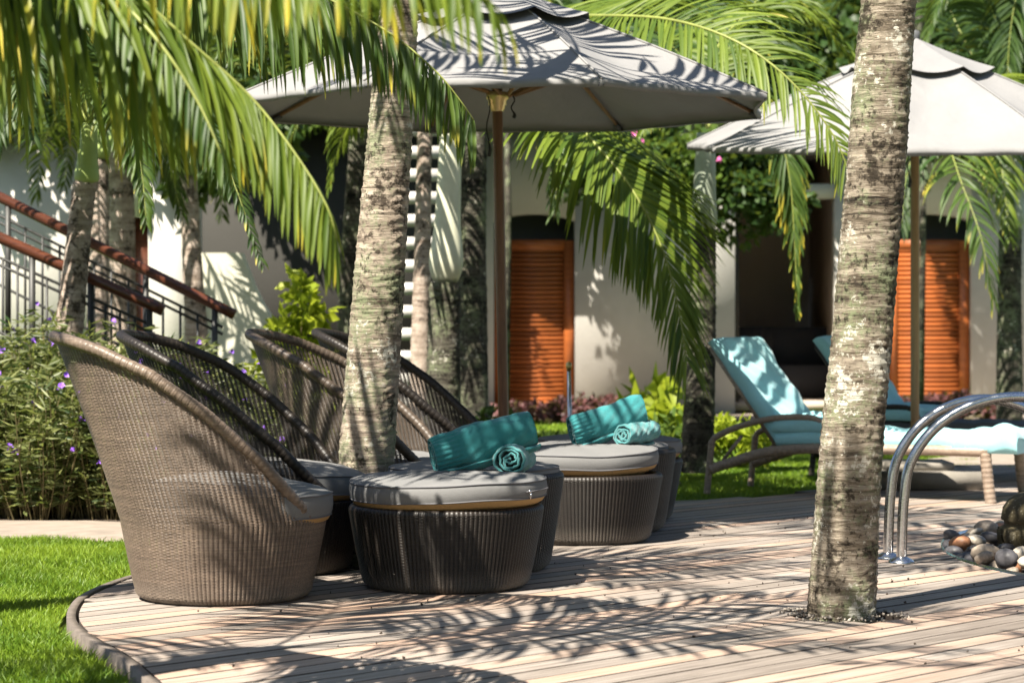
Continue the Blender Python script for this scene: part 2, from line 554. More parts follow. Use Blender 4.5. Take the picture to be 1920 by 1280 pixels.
def mat_wall(name, c):
    m, nt, b = new_mat(name)
    v = mapping(nt, (1, 1, 1), 0, 'World')
    f = noise(nt, v, 0.9, 6, 0.65)
    nt.links.new(ramp(nt, f, [(0.3, tuple(x * 0.86 for x in c)), (0.7, tuple(min(1, x * 1.06) for x in c))]), b.inputs['Base Color'])
    set_rough(b, 0.85, 0.2)
    bump(nt, b, noise(nt, v, 40, 4), 0.3, 0.01)
    return m
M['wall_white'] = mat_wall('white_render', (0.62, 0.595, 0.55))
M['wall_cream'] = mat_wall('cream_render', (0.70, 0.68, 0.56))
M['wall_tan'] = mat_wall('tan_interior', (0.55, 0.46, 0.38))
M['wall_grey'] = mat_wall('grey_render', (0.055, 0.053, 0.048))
M['stone'] = mat_plain('stone_step', (0.24, 0.22, 0.19), 0.8, 0.2, 6, bstr=0.3)
M['sofa'] = mat_fabric('dark_sofa', (0.06, 0.062, 0.07))
M['painting'] = mat_plain('ochre_panel', (0.20, 0.16, 0.10), 0.6, 0.5, 14)

def mat_carved():
    m, nt, b = new_mat('mossy_carved_stone')
    v = mapping(nt)
    f = noise(nt, v, 6, 6, 0.7)
    c = ramp(nt, f, [(0.3, (0.02, 0.018, 0.012)), (0.55, (0.075, 0.062, 0.034)), (0.75, (0.16, 0.13, 0.07))])
    c = mixc(nt, ramp(nt, noise(nt, v, 90, 3), [(0.62, (0, 0, 0)), (0.7, (0.7, 0.7, 0.7))]), c, (0.5, 0.47, 0.36))
    nt.links.new(c, b.inputs['Base Color'])
    set_rough(b, 0.75, 0.3)
    bump(nt, b, f, 0.6, 0.02)
    return m
M['carved'] = mat_carved()

# ------------------------------------------------------------------ ground, deck, lawn, path
def sheet(name, poly, z, mat, kind='structure', sub=None):
    V = [(x, y, z) for x, y in poly]
    me = bpy.data.meshes.new(name)
    me.from_pydata(V, [], [list(range(len(V)))])
    me.materials.append(mat)
    o = bpy.data.objects.new(name, me)
    COL.objects.link(o)
    return tag(o, kind=kind)

sheet('ground', [(-150, -60), (150, -60), (150, 240), (-150, 240)], -0.075, M['ground'])

edge_px = [(254, 1082), (200, 1102), (165, 1122), (149, 1146), (152, 1168), (178, 1192), (222, 1216), (262, 1242), (292, 1268), (310, 1290)]
edge_xy = [tuple(G(x, y)[:2]) for x, y in edge_px]
left_edge = [(-1.1, 3.0), (-1.04, 5.5), (-1.02, 6.6)] + edge_xy[::-1] + [(-1.50, 10.6), (-1.49, 11.5), (-1.3, 12.6), (-0.7, 13.6), (0.2, 14.15)]
left_edge = [tuple(p) for p in spline([(x, y, 0) for x, y in left_edge], 90)[:, :2]]
deck_poly = left_edge + [(1.07, 14.43), (1.63, 14.85), (2.5, 16.0), (3.8, 17.9), (5.2, 19.0), (7.5, 19.0), (7.5, 3.0)]
sheet('deck_base', deck_poly, -0.055, M['deck_dark'])

def circle_poly(cx, cy, r, n=28):
    return [(cx + r * math.cos(a), cy + r * math.sin(a)) for a in np.linspace(0, 2 * math.pi, n, endpoint=False)]

TRUNK_R = G(1578, 1160)[:2] + np.array([0.02, 0.12])
TRUNK_L = np.array([-0.68, 10.78])
BED_C, BED_R = (4.67, 11.05), 2.62
holes = [circle_poly(*TRUNK_R, 0.205), circle_poly(*TRUNK_L, 0.34), circle_poly(*BED_C, BED_R, 64)]
u_dir = np.array([math.cos(PLANK_ANG), math.sin(PLANK_ANG)])
n_dir = np.array([-math.sin(PLANK_ANG), math.cos(PLANK_ANG)])

def crossings(s):
    xs = []
    for poly in [deck_poly] + holes:
        p = np.array(poly)
        q = np.roll(p, -1, axis=0)
        a, b = p @ n_dir - s, q @ n_dir - s
        for i in np.nonzero((a > 0) != (b > 0))[0]:
            t = a[i] / (a[i] - b[i])
            xs.append(float((p[i] + t * (q[i] - p[i])) @ u_dir))
    xs.sort()
    return [(xs[i], xs[i + 1]) for i in range(0, len(xs) - 1, 2)]

deck = bpy.data.objects.new('deck', None)
COL.objects.link(deck)
tag(deck, kind='structure')
OFF[deck.name] = np.zeros(3)
PW, GAP = 0.118, 0.006
def plank(sa, sb, a0, a1, b0, b1, dz):
    """one board between cross positions sa, sb; its ends may be cut at a slant"""
    ch = 0.0045
    V = []
    for (e0, e1) in ((a0, b0), (a1, b1)):
        for s, f, z in ((sa, 0, -0.045), (sa, 0, -ch), (sa + ch, ch / (sb - sa), 0), (sb - ch, 1 - ch / (sb - sa), 0), (sb, 1, -ch), (sb, 1, -0.045)):
            p = u_dir * (e0 + (e1 - e0) * f) + n_dir * s
            V.append((p[0], p[1], z + dz))
    Q = [[i, i + 1, i + 7, i + 6] for i in range(5)]
    me = bpy.data.meshes.new('plank')
    me.from_pydata(V, [], [q[::-1] for q in Q] + [[0, 1, 2, 3, 4, 5], [11, 10, 9, 8, 7, 6]])
    me.materials.append(M['deck'])
    me.materials.append(M['deck_joint'])
    for pi in (0, 1, 3, 4, 5, 6): me.polygons[pi].material_index = 1
    o = bpy.data.objects.new('plank', me)
    COL.objects.link(o)
    o.parent = deck

s = -3.0
while s < 12:
    sa, sb = s, s + PW - GAP
    ia, ib = crossings(sa + 1e-4), crossings(sb - 1e-4)
    if len(ia) != len(ib):
        ic = crossings((sa + sb) / 2)
        ia = ib = ic
    for (a0, a1), (b0, b1) in zip(ia, ib):
        lo, hi = max(a0, b0), min(a1, b1)
        if hi - lo < 0.05: continue
        cuts = []
        x = lo + random.uniform(2.0, 8.0)
        while x < hi - 0.6:
            cuts.append(x); x += random.uniform(5.0, 8.0)
        st = [(a0, b0)]
        for c in cuts: st += [(c - 0.003, c - 0.003), (c + 0.003, c + 0.003)]
        st.append((a1, b1))
        for k in range(0, len(st), 2):
            plank(sa, sb, st[k][0], st[k + 1][0], st[k][1], st[k + 1][1], random.uniform(-0.0015, 0.0015))
    s += PW

# curved timber edging along the lawn
def offset_curve(c, d):
    c = np.array(c)
    t = unit(np.gradient(c, axis=0))
    return c + np.stack([-t[:, 1], t[:, 0]], 1) * d
e_in, e_out = offset_curve(left_edge, 0.012), offset_curve(left_edge, 0.045)
V = []
for a, b in zip(e_in, e_out):
    V += [(a[0], a[1], -0.07), (a[0], a[1], 0.004), (b[0], b[1], 0.004), (b[0], b[1], -0.07)]
mb = MB(); mb.add(V, grid_faces(len(e_in), 4))
ed = put_world('deck_edging', mb, M['edge'], None)
tag(ed, kind='structure')

# concrete path and planting bed
sheet('path', [(-9, 12.15), (-2.6, 12.2), (-1.75, 12.0), (-1.62, 13.0), (-2.4, 13.35), (-9, 13.45)], -0.03, M['concrete'])
sheet('planting_bed', [(-9, 13.45), (-2.4, 13.35), (-1.6, 13.05), (-0.9, 14.0), (-1.0, 15.4), (-9, 15.4)], -0.04, M['soil'])
sheet('tree_bed', [(-1.0, 14.0), (0.2, 14.35), (1.2, 16.6), (1.0, 20.5), (-4, 22), (-4, 15.4)], -0.045, M['soil'])
sheet('terrace', [(-7, 26.6), (12, 26.6), (12, 28.4), (-7, 28.4)], -0.02, M['concrete'])
sheet('side_path', [(3.3, 17.4), (5.5, 19.3), (12, 19.3), (12, 21), (4, 20.2), (2.7, 18.2)], -0.03, M['concrete'])

# grass blades
def inside(poly, X, Y):
    p = np.array(poly); q = np.roll(p, -1, axis=0)
    r = np.zeros(len(X), bool)
    for (x0, y0), (x1, y1) in zip(p, q):
        c = ((y0 > Y) != (y1 > Y))
        with np.errstate(divide='ignore', invalid='ignore'):
            r ^= c & (X < (x1 - x0) * (Y - y0) / (y1 - y0 + 1e-12) + x0)
    return r

def grass(name, poly, dens, h, w, z0):
    p = np.array(poly)
    lo, hi = p.min(0), p.max(0)
    n = int((hi - lo).prod() * dens)
    X, Y = RNG.uniform(lo[0], hi[0], n), RNG.uniform(lo[1], hi[1], n)
    k = inside(poly, X, Y); X, Y = X[k], Y[k]; n = len(X)
    a = RNG.uniform(0, 2 * np.pi, n)
    clump = 0.75 + 0.25 * np.sin(X * 7 + 1.3 * np.sin(Y * 5)) * np.sin(Y * 6 + np.cos(X * 4))
    H = h * RNG.uniform(0.55, 1.15, n) * clump
    lean = RNG.normal(0, 0.45, (n, 2)) * H[:, None]
    W = w * RNG.uniform(0.7, 1.3, n)
    dx, dy = np.cos(a) * W, np.sin(a) * W
    b = np.stack([X, Y, np.full(n, z0)], 1)
    side = np.stack([dx, dy, np.zeros(n)], 1)
    mid = b + np.stack([lean[:, 0] * 0.35, lean[:, 1] * 0.35, H * 0.6], 1)
    tip = b + np.stack([lean[:, 0], lean[:, 1], H], 1)
    V = np.stack([b - side, b + side, mid + side * 0.8, mid - side * 0.8, tip], 1).reshape(-1, 3)
    i = np.arange(n)[:, None] * 5
    rnd = np.repeat(np.clip(RNG.normal(0.45, 0.22, n) + 0.35 * np.sin(X * 2.3 + 1.7 * np.sin(Y * 1.9)) * np.sin(Y * 3.1 + X), 0, 1), 5)
    me = mesh_from(name, V, [i + np.array([0, 1, 2, 3]), i + np.array([3, 2, 4])], {'rnd': rnd})
    me.materials.append(M['grass'])
    o = bpy.data.objects.new(name, me)
    COL.objects.link(o)
    return tag(o, kind='stuff')

lawn_poly = [(-3.6, 5.5), (-1.13, 5.5)] + [tuple(p) for p in offset_curve(left_edge, 0.075) if 5.5 < p[1] < 11.9] + [(-1.75, 12.02), (-2.6, 12.18), (-3.6, 12.18)]
sheet('lawn', lawn_poly, -0.05, M['ground'])
tag(grass('grass', [p for p in lawn_poly], 12500, 0.062, 0.0028, -0.05), 'short sunlit grass of the lawn beside the curved deck edge', 'grass')
back_lawn = [(0.3, 14.3), (1.0, 14.5), (1.6, 14.95), (2.45, 16.1), (3.75, 18.0), (5.0, 19.2), (5, 21), (1.3, 21), (1.1, 16.6)]
tag(grass('grass', back_lawn, 4200, 0.055, 0.0045, -0.075), 'patch of bright lawn behind the deck and the loungers', 'grass')
far_lawn = [(-2.5, 20.5), (1.2, 20.5), (9, 21), (9, 26.5), (-2.5, 26.5)]
tag(grass('grass', far_lawn, 700, 0.07, 0.012, -0.075), 'distant lawn in front of the orange doors', 'grass')

# ------------------------------------------------------------------ wicker
NST = 132                 # stakes round a basket
NN = 4 * NST             # weave nodes round a basket
WAVE = np.tile([0.0020, 0.0013, -0.0028, 0.0013], NST)
SLIT = np.tile([1.0, 1.0, 0.0, 1.0], NST)
def weave(mb, ring, zs, hs, valley, mask=None):
    """horizontal strands: ring(z) gives (nodes, 3) points and outward normals of 2*NST nodes"""
    nn = NN
    wave = WAVE
    hf = SLIT + (1 - SLIT) * valley
    for r, (z, h) in enumerate(zip(zs, hs)):
        p, nrm = ring(z)
        k = np.ones(nn, bool) if mask is None else mask(z)
        if not k.any(): continue
        alt = 0.0004 * np.where(((np.arange(nn) // 4) + r) % 2 == 0, 1, -1)
        o = p + nrm * (wave + alt)[:, None]
        up = np.zeros_like(o); up[:, 2] = h / 2 * hf
        V = np.stack([o - up, o + nrm * 0.0016, o + up], 1)           # node, 3
        idx = np.arange(nn); nx = (idx + 1) % nn
        ok = k & k[nx]
        i, j = idx[ok] * 3, nx[ok] * 3
        Q = np.concatenate([np.stack([i, j, j + 1, i + 1], 1), np.stack([i + 1, j + 1, j + 2, i + 2], 1)])
        mb.add(V.reshape(-1, 3), Q)

ANG = np.arange(NN) / NN * 2 * np.pi
def base_ring(r0, r1, H):
    def ring(z):
        t = z / H
        r = r0 + (r1 - r0) * t ** 0.85
        r = r - 0.035 * max(0, (0.10 - t) / 0.10) ** 2                    # tucked-in foot
        n = np.stack([np.cos(ANG), np.sin(ANG), np.zeros_like(ANG)], 1)
        p = n * r; p[:, 2] = z
        return p, n
    return ring

def woven_base(H, r0=0.335, r1=0.405, pitch=0.0058, roll=True):
    mb = MB()
    ring = base_ring(r0, r1, H)
    zs = np.arange(0.008, H - 0.012, pitch)
    weave(mb, ring, zs, np.full(len(zs), pitch * 0.97), 0.75)
    # rolled top edge carries on the ribs
    top, nrm = ring(H - 0.012)
    wave = WAVE * 0.9
    rows = []
    rr = 0.022
    for a in np.linspace(0, R(200), 11):
        off = -rr + rr * math.cos(a)
        q = top + nrm * (off + wave * (0.6 + 0.4 * math.cos(a)))[:, None]
        q[:, 2] += rr * math.sin(a) * 0.9
        rows.append(q)
    mb.add(np.concatenate(rows), grid_faces(len(rows), NN, wrap=True))
    # floor of the basket
    a = np.linspace(0, 2 * np.pi, 40, endpoint=False)
    pl = np.stack([0.37 * np.cos(a), 0.37 * np.sin(a), np.full(40, H - 0.03)], 1)
    mb.add(np.vstack([pl, [[0, 0, H - 0.03]]]), None, [[i, (i + 1) % 40, 40] for i in range(40)])
    return mb.mesh('woven_base')

CUT_X = [-0.80, -0.68, -0.60, -0.50, -0.312, -0.112, 0.11, 0.336, 0.45]
CUT_Z = [1.055, 1.04, 1.02, 0.985, 0.895, 0.755, 0.56, 0.305, 0.18]
CH = 0.315
def chair_cr(z):
    t = z / CH
    if z <= CH:
        r = 0.335 + (0.405 - 0.335) * t ** 0.85
        return 0.0, r - 0.035 * max(0, (0.10 - t) / 0.10) ** 2
    h = z - CH
    return -0.235 * h - 0.05 * h * h, 0.405 + 0.085 * h
def chair_pt(z, th):
    c, r = chair_cr(z)
    return np.stack([c + r * np.cos(th), r * np.sin(th), np.broadcast_to(z, np.shape(th))], -1)
def chair_top(th):
    lo, hi = CH, 1.09
    for _ in range(30):
        z = (lo + hi) / 2
        c, r = chair_cr(z)
        if z < np.interp(c + r * math.cos(th), CUT_X, CUT_Z): lo = z
        else: hi = z
    return lo
TOPS = np.array([chair_top(a) for a in ANG])

def chair_meshes():
    nrm = np.stack([np.cos(ANG), np.sin(ANG), np.zeros_like(ANG)], 1)
    base = woven_base(CH)
    mb = MB()
    pitch = 0.0060
    zs = np.arange(CH - 0.02, 1.08, pitch)
    hs = np.where(zs < CH + 0.03, pitch * 0.97, pitch * 0.84)
    weave(mb, lambda z: (chair_pt(z, ANG), nrm), zs, hs, 0.50, lambda z: TOPS > z)
    # upright stakes inside the weave
    for k in range(0, NN, 4):
        if TOPS[k] < CH + 0.02: continue
        z = np.linspace(CH - 0.02, TOPS[k], max(2, int((TOPS[k] - CH) / 0.06) + 2))
        p = np.array([chair_pt(q, ANG[k]) for q in z])
        tg = np.array([-math.sin(ANG[k]), math.cos(ANG[k]), 0]) * 0.0030
        mb.add(np.concatenate([p - tg, p + tg]), [[i, i + 1, len(z) + i + 1, len(z) + i] for i in range(len(z) - 1)])
    back = mb.mesh('backrest')
    # wrapped rim
    k = np.nonzero(TOPS > CH + 0.004)[0]
    path = np.array([chair_pt(TOPS[i], ANG[i]) for i in k])
    first, last = path[0], path[-1]
    path = spline(path[::8], 900)
    seg = np.concatenate([[0], np.cumsum(np.linalg.norm(np.diff(path, axis=0), axis=1))])
    s = np.linspace(0, seg[-1], 1100)
    path = np.stack([np.interp(s, seg, path[:, i]) for i in range(3)], 1)
    rad = 0.0215 + 0.0020 * np.abs(np.sin(s / 0.027 * math.pi)) ** 0.6 + 0.0005 * np.sin(s / 0.0048 * math.pi)
    rad *= np.clip(np.minimum(s, seg[-1] - s) / 0.05, 0.6, 1)
    mr = MB(); mr.tube(path, rad, 14)
    rim = mr.mesh('rim', True)
    return base, back, rim
CB, CBK, CRM = chair_meshes()
_ml = {}
def with_mat(me, mat):
    k = (me.name, mat.name)
    if k not in _ml:
        m2 = me.copy(); m2.materials.clear(); m2.materials.append(mat); _ml[k] = m2
    return _ml[k]

def glide_mesh():
    mb = MB(); mb.lathe([(0, 0.0), (0.009, 0.001), (0.008, 0.004), (0.0, 0.006)], 10)
    return mb.mesh('badge', True)
BADGE = glide_mesh(); BADGE.materials.append(M['steel'])

def chair(x, y, psi, mat, label):
    t = thing('wicker_chair', label, 'chair', (x, y, 0), R(psi), 'high backed woven basket chairs on the deck')
    put('woven_base', with_mat(CB, mat), None, t, True)
    put('backrest', with_mat(CBK, mat), None, t, True)
    put('rim', with_mat(CRM, mat), None, t, True)
    a = R(215 - psi)
    put('badge', BADGE, None, t, True, (0.338 * math.cos(a), 0.338 * math.sin(a), 0.035), (R(90), 0, a + R(90)))
    return t
chair(-1.145, 9.40, 11, M['wicker_light'], 'brown woven high-backed basket chair beside the lawn edge, facing a footstool')
chair(-1.060, 10.42, -6, M['wicker_dark'], 'blackish woven high-backed chair directly behind the lighter brown front chair')
chair(-0.62, 11.50, -9, M['wicker'], 'brown woven high-backed chair half hidden by the patchy near palm trunk, bright inside')
chair(-0.385, 12.55, -8, M['wicker_dark'], 'dark woven high-backed chair farthest back, its rim emerging behind the patchy palm trunk')

OTT = woven_base(0.335)
TALL = woven_base(0.425, 0.33, 0.40)
def stool(x, y, me, mat, label, rz=0, name='wicker_footstool', group='short round woven footstools'):
    t = thing(name, label, 'footstool', (x, y, 0), rz, group)
    put('woven_base', with_mat(me, mat), None, t, True)
    a = R(208) - rz
    put('badge', BADGE, None, t, True, (0.336 * math.cos(a), 0.336 * math.sin(a), 0.032), (R(90), 0, a + R(90)))
    return t
stool(-0.273, 9.80, OTT, M['wicker_dark'], 'short dark woven footstool in front, with the nearest grey cushion on it')
stool(-0.170, 10.48, TALL, M['wicker_dark'], 'taller dark woven stool just behind the front footstool', 0.02, 'wicker_stool', 'taller round woven stools')
stool(0.348, 11.84, OTT, M['wicker_dark'], 'short woven footstool under the second pair of teal towels', 0.01)
stool(0.463, 12.44, TALL, M['wicker_dark'], 'taller woven stool behind the second pair of teal towels', 0.03, 'wicker_stool', 'taller round woven stools')
stool(0.540, 13.10, OTT, M['wicker_dark'], 'rearmost short woven footstool, only its right edge showing', 0.02)

# ------------------------------------------------------------------ cushions
def cushion(x, y, z, r, h, tilt, label, seed=0, group='round grey seat cushions', rz=0, zip_=False, dome=0.028, under=0.068):
    t = thing('round_cushion', label, 'cushion', (x, y, z), 0, group)
    t.rotation_euler = (tilt[0], tilt[1], rz)
    rng = np.random.default_rng(seed)
    n = 72
    a = np.linspace(0, 2 * np.pi, n, endpoint=False)
    ph = rng.uniform(0, 6.28, 8)
    def wob(k, amp):
        return amp * (np.sin(a * 2 + ph[0]) + 0.6 * np.sin(a * 3 + ph[1]) + 0.35 * np.sin(a * 5 + ph[2]) + 0.2 * np.sin(a * 9 + ph[3] + k))
    zt, zb = h / 2, -h / 2
    dz = wob(0, 0.004); dr = wob(1, 0.003)
    rows = []
    for f, zz in [(0.0, zt + dome), (0.3, zt + dome * 0.97), (0.55, zt + dome * 0.8), (0.78, zt + dome * 0.52), (0.92, zt + dome * 0.22), (0.985, zt + 0.002)]:
        rows.append((f, zz))
    mb = MB()
    V = []
    for f, zz in rows + [(1.0, zt - 0.004), (1.012, zt - h * 0.28), (1.018, zt - h * 0.5), (1.012, zb + h * 0.25), (1.0, zb + 0.003)]:
        wr = 0.0025 * np.sin(a * 13 + ph[4] + 9 * f) * f * f + 0.002 * np.sin(a * 7 - ph[5] + 5 * zz / h)
        V.append(np.stack([(r * f + dr * f) * np.cos(a), (r * f + dr * f) * np.sin(a), np.full(n, zz) + dz * f + wr * (f < 0.99)], 1))
    mb.add(np.concatenate(V), grid_faces(len(V), n, True))
    c = put('cover', mb.mesh('cover', True), M['cushion'], t, True)
    mb = MB()
    V = []
    for f, zz in [(0.998, zb + 0.002), (0.97, zb - under * 0.25), (0.85, zb - under * 0.62), (0.6, zb - under * 0.9), (0.3, zb - under), (0, zb - under)]:
        V.append(np.stack([(r * f + dr * f) * np.cos(a), (r * f + dr * f) * np.sin(a), np.full(n, zz) + dz * f], 1))
    mb.add(np.concatenate(V), grid_faces(len(V), n, True))
    put('underside', mb.mesh('underside', True), M['tan'], t, True)
    for zz in (zt - 0.002, zb + 0.004):
        pts = np.stack([(r * 1.003 + dr) * np.cos(a), (r * 1.003 + dr) * np.sin(a), zz + dz], 1)
        mb = MB(); mb.tube(np.vstack([pts, pts[:1]]), 0.0032, 6, False)
        put('piping', mb.mesh('piping', True), M['piping'], t, True)
    if zip_:
        az = R(-38)
        zp = MB()
        zp.tube([((r + .014) * math.cos(az + k), (r + .014) * math.sin(az + k), -0.002) for k in np.linspace(-0.02, 0.5, 12)], 0.0028, 6)
        put('zip', zp.mesh('zip'), M['piping'], t, True)
        zp = MB()
        p = np.array([(r + .022) * math.cos(az), (r + .022) * math.sin(az), 0.0])
        zp.box(p, (0.012, 0.012, 0.010)); zp.box(p + [0.004, -0.002, -0.017], (0.007, 0.003, 0.026), 0, 0, 0.25)
        put('zip_pull', zp.mesh('zip_pull'), M['steel'], t, True)
    return t
cushion(-0.265, 9.80, 0.408, 0.405, 0.072, (0.012, -0.015), 'grey round cushion with a metal zip pull on the front footstool', 1, zip_=True)
cushion(-0.170, 10.48, 0.425, 0.372, 0.05, (0, 0.0), 'grey round cushion set into the taller stool behind the zipped cushion', 2, under=0.03)
cushion(0.322, 11.84, 0.412, 0.405, 0.072, (0.01, -0.02), 'grey round cushion under the second towel pair, half in sun', 3)
cushion(0.455, 12.44, 0.425, 0.365, 0.04, (0, 0), 'grey round cushion of the taller stool behind the second towel pair', 4, under=0.03)
cushion(0.535, 13.10, 0.41, 0.405, 0.07, (0, 0), 'rearmost grey round cushion, peeping out behind the taller stool', 5)
cushion(-1.080, 9.405, 0.392, 0.362, 0.092, (0.03, 0.06), 'pale sunlit cushion inside the brown front chair', 6, dome=0.045)
cushion(-1.010, 10.42, 0.395, 0.366, 0.085, (0.0, 0.04), 'grey cushion inside the blackish chair, swelling above its rim', 7, dome=0.05)
cushion(-0.590, 11.49, 0.385, 0.368, 0.085, (0.0, 0.03), 'sunlit grey cushion right of the patchy palm trunk, left of the rolled towels', 8, dome=0.04)
cushion(-0.355, 12.54, 0.38, 0.368, 0.08, (0, 0.03), 'grey cushion in the farthest dark chair, mostly hidden', 9, dome=0.04)

# ------------------------------------------------------------------ rolled towels
def towel_roll(p0, p1, rx, ry, turns, mat, label, up=(0, 0, 1), seed=0, thick=0.013, ribs_at=None, start=0.0, flap=0.0):
    p0, p1 = np.array(p0, float), np.array(p1, float)
    t = thing('rolled_towel', label, 'towel', tuple(p0), 0, 'rolled teal pool towels')
    rng = np.random.default_rng(seed)
    ax = p1 - p0; Ln = np.linalg.norm(ax); ax /= Ln
    up = np.array(up, float); up = unit(up - ax * (up @ ax)); sd = np.cross(ax, up)
    per = 110
    n = int(per * turns)
    ang = np.linspace(0, 2 * np.pi * turns, n) + start
    f = np.linspace(0.16, 1.0, n)
    gap = 0.72
    m = 34
    rows = []
    for k, s in enumerate(np.linspace(0, 1, m)):
        endk = min(s, 1 - s) * Ln
        shrink = 1 - 0.06 * max(0, 1 - endk / 0.03) ** 2
        j = 0.0040 * np.sin(ang * 1.7 + s * 7 + seed) + 0.0022 * np.sin(ang * 4.3 + s * 17) + 0.0015 * np.sin(ang * 9.1 - s * 31)
        rr = f * shrink
        rib = 0
        if ribs_at is not None:
            lo, hi = ribs_at
            if lo <= s <= hi: rib = 0.0022 * np.clip(np.sin(ang * 22) * 2, -1, 1) - 0.004
        # the two faces of the cloth
        for q in (1, 0):
            kx = rx * rr + j + (rib if q else 0) - (0 if q else thick * gap)
            ky = ry * rr + j + (rib if q else 0) - (0 if q else thick * gap)
            rows.append(p0 + ax * (s * Ln + 0.004 * np.sin(ang * 0.5 + seed)[:, None] * (s > 0.9)) + sd * (kx * np.cos(ang))[:, None] + up * (ky * np.sin(ang))[:, None])
    V = np.concatenate(rows)
    Q = []
    for k in range(m - 1):
        o0, i0, o1, i1 = (2 * k) * n, (2 * k + 1) * n, (2 * k + 2) * n, (2 * k + 3) * n
        i = np.arange(n - 1)
        Q.append(np.stack([o0 + i, o0 + i + 1, o1 + i + 1, o1 + i], 1))
        Q.append(np.stack([i0 + i, i1 + i, i1 + i + 1, i0 + i + 1], 1))
        Q.append(np.array([[o0 + n - 1, i0 + n - 1, i1 + n - 1, o1 + n - 1]]))
    i = np.arange(n - 1)
    for o0 in (0, (2 * m - 2) * n):
        Q.append(np.stack([o0 + i, o0 + n + i, o0 + n + i + 1, o0 + i + 1], 1))
    mb = MB(); mb.add(V - p0, np.concatenate(Q))
    put('roll', mb.mesh('roll', True), mat, t, True)
    # hemmed loose end lying along the roll
    aend = ang[-1]
    c0 = sd * (rx * math.cos(aend)) + up * (ry * math.sin(aend))
    h = MB()
    h.tube([p0 + ax * s * Ln + c0 * 1.0 - p0 for s in np.linspace(0.01, 0.99, 12)], 0.0045, 6)
    put('hem', h.mesh('hem', True), mat, t, True)
    return t

def towel_set(lean, roll, d, la, lb):
    (x0, y0, x1, y1, hx, hy), (cx, cy, r, ex, ey, d2) = lean, roll
    towel_roll(P(cx, cy, d), P(ex, ey, d2), r, r * 0.93, 3.6, M['towel_light'], lb, seed=int(cx), start=1.2)
    towel_roll(P(x0, y0, d + 0.02), P(x1, y1, d + 0.16), hx, hy, 3.2, M['towel'], la, seed=int(x0), ribs_at=(0.0, 0.26), start=R(245))
towel_set((812, 856, 1000, 804, 0.064, 0.104), (957, 862, 0.078, 978, 857, 10.20), 9.86,
          'teal rolled towel leaning on a smaller roll, just behind the front zipped cushion',
          'small aqua towel roll showing its spiral end, above the front zipped cushion')
towel_set((1072, 812, 1205, 768, 0.060, 0.100), (1168, 816, 0.068, 1222, 808, 12.05), 11.84,
          'teal towel rolled up and leaning, on the cushion farther back towards the loungers',
          'small aqua towel roll with its spiral end showing, on the farther cushion')

